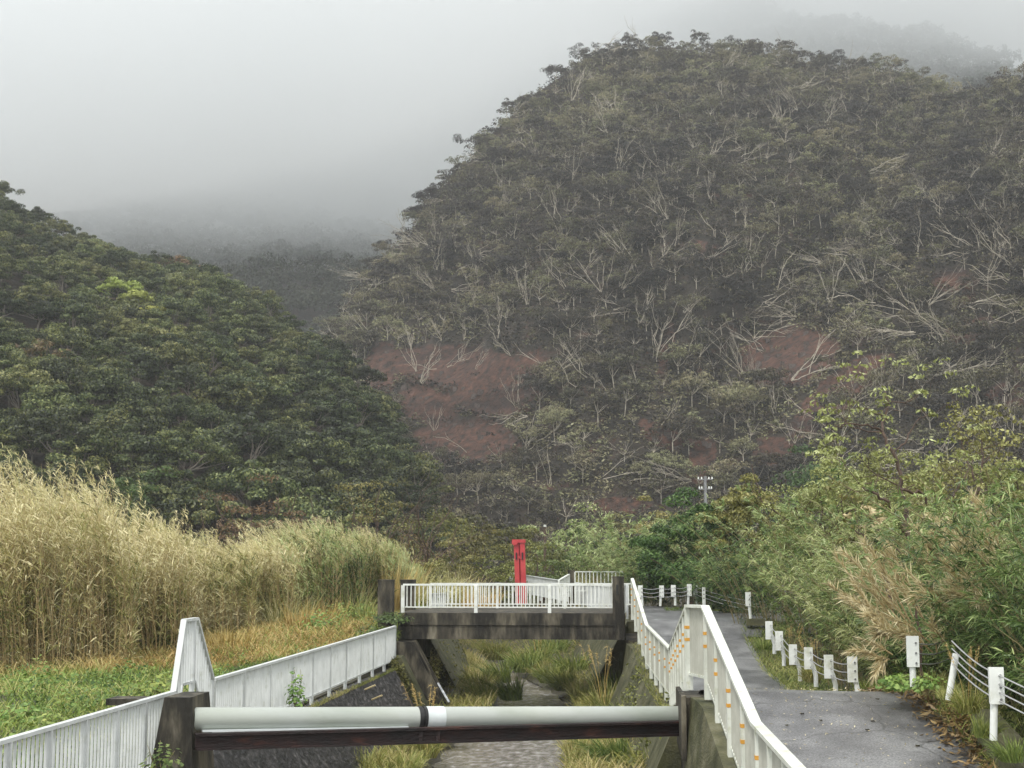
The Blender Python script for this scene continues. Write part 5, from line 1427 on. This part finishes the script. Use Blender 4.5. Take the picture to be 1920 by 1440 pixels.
# ---------------------------------------------------------------- bamboo on the right
def bamboo(label, px, Y, top, Rw, n=26, leaf=.26, lm='bamboo', lean=(-.25, 0), base=None, nodes=20, per=9, lw_=.105, lo=.1, hi=.9, name='bamboo_clump', cat='bamboo', group=None, x=None):
    b = W(px, 1100, Y); z0 = base if base is not None else 2.0
    H = W(px, top, Y)[2] - z0
    cxx = b[0] if Y > 44 else max(b[0], road_r(Y) + .85 + Rw * .75)
    r = thing(name, label, cat, (cxx, Y, z0), group=group)
    l_, s = MB(), MB()
    a = rng.uniform(0, 6.28, n); rr = Rw * np.sqrt(rng.random(n))
    bp = np.stack([rr * np.cos(a) - lean[0] * H * .35, rr * np.sin(a) * .8, np.zeros(n)], 1)
    Hs = H * rng.uniform(.55, 1.03, n); dx = lean[0] + rng.normal(0, .16, n) + .2 * np.cos(a); dy = lean[1] + rng.normal(0, .12, n) + .15 * np.sin(a)

    def cpt(i, t): return bp[i] + np.stack([dx[i] * Hs[i] * t ** 2, dy[i] * Hs[i] * t ** 2, Hs[i] * (t - .12 * t ** 3) / .88], -1)
    for i in range(n):
        ts = np.linspace(0, 1, 6); s.tube(np.array([cpt(i, t) for t in ts]), .012 * (1 - ts * .75) + .002, 4, cap=False)
    leaf = leaf * .72; ctint = rng.uniform(-.12, .12, n)
    ii = np.repeat(np.arange(n), nodes); m = len(ii); t = rng.beta(2.4, 1.0, m)
    P0 = cpt(ii, t); a2 = rng.uniform(0, 6.28, m)
    bd = unit(np.stack([np.cos(a2) + lean[0], np.sin(a2) + lean[1] - .2, rng.uniform(.2, .9, m)], 1)); bl = rng.uniform(.12, .5, m) * (1.2 - .5 * t)
    jj = np.repeat(np.arange(m), per); k_ = len(jj); tt = rng.uniform(.35, 1.1, k_)
    p = P0[jj] + bd[jj] * (bl[jj] * tt)[:, None]
    d = unit(bd[jj] + rng.normal(0, .36, (k_, 3)) + np.array([-.2, 0, -.12]))
    tint = np.clip(rng.uniform(lo, hi, k_) * .6 + .4 * rng.uniform(lo, hi, m)[jj] + .55 * (t[jj] - .62) + ctint[ii][jj], 0, 1)  # highlights painted into the tint: leaves lighten toward the culm tops
    side = np.cross(d, np.array([0, 0, 1.0]) + rng.normal(0, .6, (k_, 3)))
    blades(l_, p, d, leaf * rng.uniform(.6, 1.3, k_), leaf * lw_ * rng.uniform(.7, 1.2, k_), rng.uniform(.1, .6, k_), np.stack([tint, np.zeros(k_), np.full(k_, .5)], 1), 2, 0, side)
    l_.build('foliage', M[lm], r); s.build('culms', M['culm'], r)
    return r


B = bamboo
B('pale bamboo thicket right of the further railing', 1150, 74, 985, 2.0, 40, .34, x=None, base=2.6, lw_=.16)
B('tall pale-topped bamboo thicket beyond the far guard posts', 1195, 66, 972, 1.6, 46, .32, base=2.6, lw_=.16)
B('dark bamboo thicket behind the far guard posts', 1245, 58, 1012, 1.3, 46, .30, 'bamboo_dark', base=2.6, lw_=.16)
B('bamboo thicket under the deep green tree', 1340, 53.5, 1060, .9, 46, .28, 'bamboo_dark', base=2.6, lw_=.15)
B('bamboo thicket beside the tall end post', 1390, 50.5, 1030, .9, 46, .28, 'bamboo_dark', base=2.6, lw_=.15)
B('feathery bamboo below the olive-yellow tree', 1440, 46, 960, 1.5, 50, .28, 'bamboo_dark', base=2.2, lw_=.14)
B('bamboo bending over the bend of the path', 1450, 41, 1030, 1.2, 46, .27, base=2.0, lw_=.14)
B('tall feathery bamboo in the middle of the right bank', 1510, 42, 925, 1.5, 54, .27, base=2.2, lw_=.14)
B('light green bamboo left of the dead branches', 1545, 36, 990, 1.2, 54, .26, base=2.0)
B('bamboo hanging over the posts in the dip', 1500, 33.5, 1080, .9, 44, .25, base=1.9)
B('dark bamboo clump above the four posts in the dip', 1560, 31.5, 1090, 1.0, 50, .25, 'bamboo_dark', base=1.9)
B('bamboo clump at the foot of the reddish trunk', 1640, 32, 1040, 1.0, 50, .25, base=2.0)
B('bamboo clump behind the crest post', 1720, 26.5, 1150, .7, 40, .24, 'bamboo_dark', base=2.2)
B('green bamboo below the thin-trunked tree', 1745, 30, 1020, 1.1, 50, .24, base=2.2)
B('light bamboo behind the dead branches on the right', 1700, 35, 960, 1.4, 50, .26, base=2.2)
B('tall light bamboo near the right edge', 1850, 31, 900, 1.3, 54, .26, base=2.2)
B('dark glossy bamboo clump at the right edge', 1890, 22.5, 985, .95, 60, .27, 'bamboo_dark', base=2.3)
B('tall dark bamboo spray cut by the right picture edge', 1925, 20.0, 880, .8, 60, .28, 'bamboo_dark', base=2.3)
B('bright bamboo spray above the dark glossy clump', 1905, 26, 890, .9, 50, .26, base=2.3)
B('bamboo clump above the leaning stem without bracket', 1800, 21.5, 1120, .75, 56, .25, 'bamboo_dark', base=2.3)
B('bamboo clump behind the nearest guard post', 1880, 18.6, 1130, .65, 56, .25, 'bamboo_dark', base=2.2)
B('low bamboo clump in the bottom right corner', 1935, 17.0, 1230, .5, 50, .24, 'bamboo_dark', base=2.0)
B('low bamboo between the dip and the crest post', 1640, 26.5, 1200, .5, 36, .22, base=2.1)
B('tan-mottled low bamboo behind the end of the dip posts', 1600, 29.5, 1130, .7, 40, .24, base=2.0)

# bespoke thin-trunked trees: limbs through measured points at their own distance
def limb_tree(name, label, Y, limbs, leaf_ends, base_z, leafmat, per=60, R=.34):
    b = W(*limbs[0][0][0], Y)
    r = thing(name, label, 'tree', (b[0], Y, base_z)); o0 = np.array([b[0], Y, base_z]); t, l_ = MB(), MB()
    cs = []
    for pts, r0, r1, dy in limbs:
        w_ = np.array([W(x, y, Y + dy * i / max(len(pts) - 1, 1)) for i, (x, y) in enumerate(pts)]) - o0
        if pts is limbs[0][0]: w_ = np.vstack([[w_[0][0] + .1, 0, -.3], w_])
        # smooth
        k = len(w_); tt = np.linspace(0, k - 1, k * 4); w2 = np.stack([np.interp(tt, np.arange(k), w_[:, j]) for j in range(3)], 1)
        w2[1:-1] = (w2[:-2] + w2[1:-1] * 2 + w2[2:]) / 4; w2[1:-1] += rng.normal(0, .02, w2[1:-1].shape)
        t.tube(w2, np.linspace(r0, r1, len(w2)), 7, cap=False)
        for q in range(5):
            i = rng.integers(len(w2) // 2, len(w2)); dd = unit(rng.normal(0, 1, 3) * (1, 1, .6) + (0, 0, .5)); ends = []
            branch_tree(t, w2[i], dd, .65, r1 * .8, 1, 4, .6, ends); cs += ends
        cs.append(w2[-1])
    cs = np.array(cs)
    crown(l_, R / .34, 1, 0, len(cs), per, .085, .5, .05, .8, centres=cs, csize=.34)
    t.build('trunk', M['bark'], r, smooth=True); l_.build('crown', M[leafmat], r)
    return r


def C6(*pts): return [(1300 + .375 * x, 700 + .375 * y) for x, y in pts]
limb_tree('thin_tree', 'thin reddish-brown tree rising above the bamboo with sparse yellow-green leaves', 26.5,
          [(C6((1195, 1140), (1185, 1070), (1120, 960), (1080, 840), (1060, 720), (1035, 600), (1035, 500), (1000, 400), (945, 290), (970, 200), (960, 90)), .075, .018, .8),
           (C6((945, 290), (860, 250), (750, 260), (690, 280)), .022, .008, -.3), (C6((1080, 840), (1030, 740), (960, 630), (880, 590), (820, 560)), .05, .012, -.5),
           (C6((1030, 580), (1150, 590), (1190, 740), (1195, 850)), .03, .012, .4), (C6((1160, 690), (1240, 650), (1330, 570), (1400, 430)), .03, .008, .5), (C6((1000, 400), (1060, 330), (1130, 230), (1200, 210)), .018, .006, .3), (C6((970, 230), (900, 190), (820, 170)), .014, .006, 0)], None, 2.1, 'yellow', 18, .18)
limb_tree('thin_tree', 'dark thin sapling stem left of the reddish trunk', 28, [(C6((1000, 1170), (960, 1040), (910, 900), (850, 810), (780, 770)), .045, .012, .4), (C6((910, 900), (930, 780), (890, 680)), .02, .008, .3)], None, 2.0, 'olive', 26, .2)
limb_tree('thin_tree', 'thin brown tree at the right with forked upper limbs', 31, [(C6((1340, 740), (1430, 590), (1450, 450), (1440, 330)), .06, .012, .4), (C6((1430, 590), (1500, 600), (1570, 660)), .035, .02, .3), (C6((1430, 590), (1390, 470), (1340, 400), (1350, 300)), .03, .008, .3), (C6((1450, 450), (1530, 380), (1600, 360)), .018, .008, .2)], None, 2.2, 'yellow', 24, .20)
limb_tree('thin_tree', 'short dark stem leaning left above the crest post', 25, [(C6((1120, 1180), (1060, 1000), (1040, 900)), .03, .01, .2)], None, 2.2, 'tan', 16, .16)


# dead tan bamboo sprays leaning to the upper left
def dead(label, Y, p0, p1, n=7, spread=.28):
    a, b = W(*C6(p0)[0], Y), W(*C6(p1)[0], Y - .3); r = thing('dead_branch', label, 'branch', tuple(a)); s, l_ = MB(), MB(); L = np.linalg.norm(b - a); d0 = (b - a) / L
    for i in range(n):
        dd = unit(d0 + rng.normal(0, spread, 3) * (1, .6, 1)); Li = L * rng.uniform(.55, 1.05); st = rng.normal(0, .12, 3); st[2] = abs(st[2]) * .5
        ts = np.linspace(0, 1, 6); pts = st + dd * (Li * ts)[:, None] + np.stack([0 * ts, 0 * ts, .12 * Li * np.sin(ts * 2.2)], 1); s.tube(pts, .011 * (1 - .8 * ts) + .002, 4, cap=False)
        m = 95; t = rng.uniform(.2, 1.03, m); p = st + dd * (Li * t)[:, None] + np.stack([0 * t, 0 * t, .12 * Li * np.sin(t * 2.2)], 1)
        blades(l_, p, dd * 1.0 + rng.normal(0, .38, (m, 3)), rng.uniform(.12, .30, m), .020, .15, tintcol(m, .2, 1), 2)
    s.build('twigs', M['cane'], r); l_.build('dry_leaves', M['tan'], r)


dead('tan dead bamboo spray leaning left above the posts in the dip', 23.8, (1060, 1290), (700, 960), 7, .2)
dead('tan dead spray rising beside the dark sapling stem', 25.5, (920, 1290), (760, 960), 6)
dead('golden dead spray between the two thin stems', 24.5, (1110, 1260), (860, 880), 6, .2)
dead('large golden dead spray on the right below the forked tree', 21.8, (1540, 1060), (1230, 690), 11, .22)
dead('small golden dead spray left of the forked tree', 23.5, (1280, 1000), (1130, 850), 7)
dead('tan dead spray low beside the crest post', 22.8, (1010, 1330), (880, 1230), 5)
dead('golden dry spray across the foot of the reddish trunk', 22.5, (1330, 1250), (1080, 1060), 7)
dead('pale dry spray hanging above the crest post', 21.8, (1180, 1400), (960, 1270), 6)
dead('golden dry spray left of the dark glossy bamboo', 21.2, (1480, 1180), (1290, 1010), 7)
dead('dry curled spray above the last post of the dip', 24, (980, 1440), (830, 1400), 5, .4)

# ---------------------------------------------------------------- air
def vol_mat(name, dens, colour, aniso=0.0):
    m, n, l = nodes_of(name); out = n.new('ShaderNodeOutputMaterial'); v = n.new('ShaderNodeVolumePrincipled')
    v.inputs['Color'].default_value = rgb(colour); v.inputs['Density'].default_value = dens; v.inputs['Anisotropy'].default_value = aniso
    l.new(v.outputs[0], out.inputs['Volume']); return m


m_ = MB(); m_.box((0, 430, 138), (520, 510, 140)); o = m_.build('haze', vol_mat('haze_air', HAZE_DENSITY, (.93, .95, .97))); tag(o, kind='stuff')
# low cloud bank over the valley and the far summit
cx_ = np.linspace(-520, 520, 60); cy_ = np.linspace(0, 1, 24)
bot, topv = [], []
for t in cy_:
    for x in cx_:
        y0 = np.interp(x, [-520, -90, -15, 60, 520], [400, 395, 350, 395, 460]); Y = y0 + (1000 - y0) * t
        zb = np.interp(x, [-520, -120, -45, 20, 70, 520], [120, 111, 120, 162, 184, 192]) + 34 * (fbm(x / 70 + 3, Y / 90, 61, 4) - .5)
        bot.append((x, Y, zb)); topv.append((x, Y, 330))
nb = len(bot); nx_, ny_ = len(cx_), len(cy_)
q = [[i * nx_ + j, (i + 1) * nx_ + j, (i + 1) * nx_ + j + 1, i * nx_ + j + 1] for i in range(ny_ - 1) for j in range(nx_ - 1)]
q += [[a + nb for a in f][::-1] for f in q[:]]
for j in range(nx_ - 1):
    q.append([j, j + 1, nb + j + 1, nb + j]); k = (ny_ - 1) * nx_ + j; q.append([k + 1, k, nb + k, nb + k + 1])
for i in range(ny_ - 1):
    a, b = i * nx_, (i + 1) * nx_; q.append([b, a, nb + a, nb + b]); a, b = a + nx_ - 1, b + nx_ - 1; q.append([a, b, nb + b, nb + a])
o = MB().add(np.array(bot + topv), q).build('cloud', vol_mat('cloud_air', CLOUD_DENSITY, (.97, .98, .985), .3)); tag(o, 'low grey cloud bank swallowing the valley ridge and the far summit', 'cloud', kind='stuff')
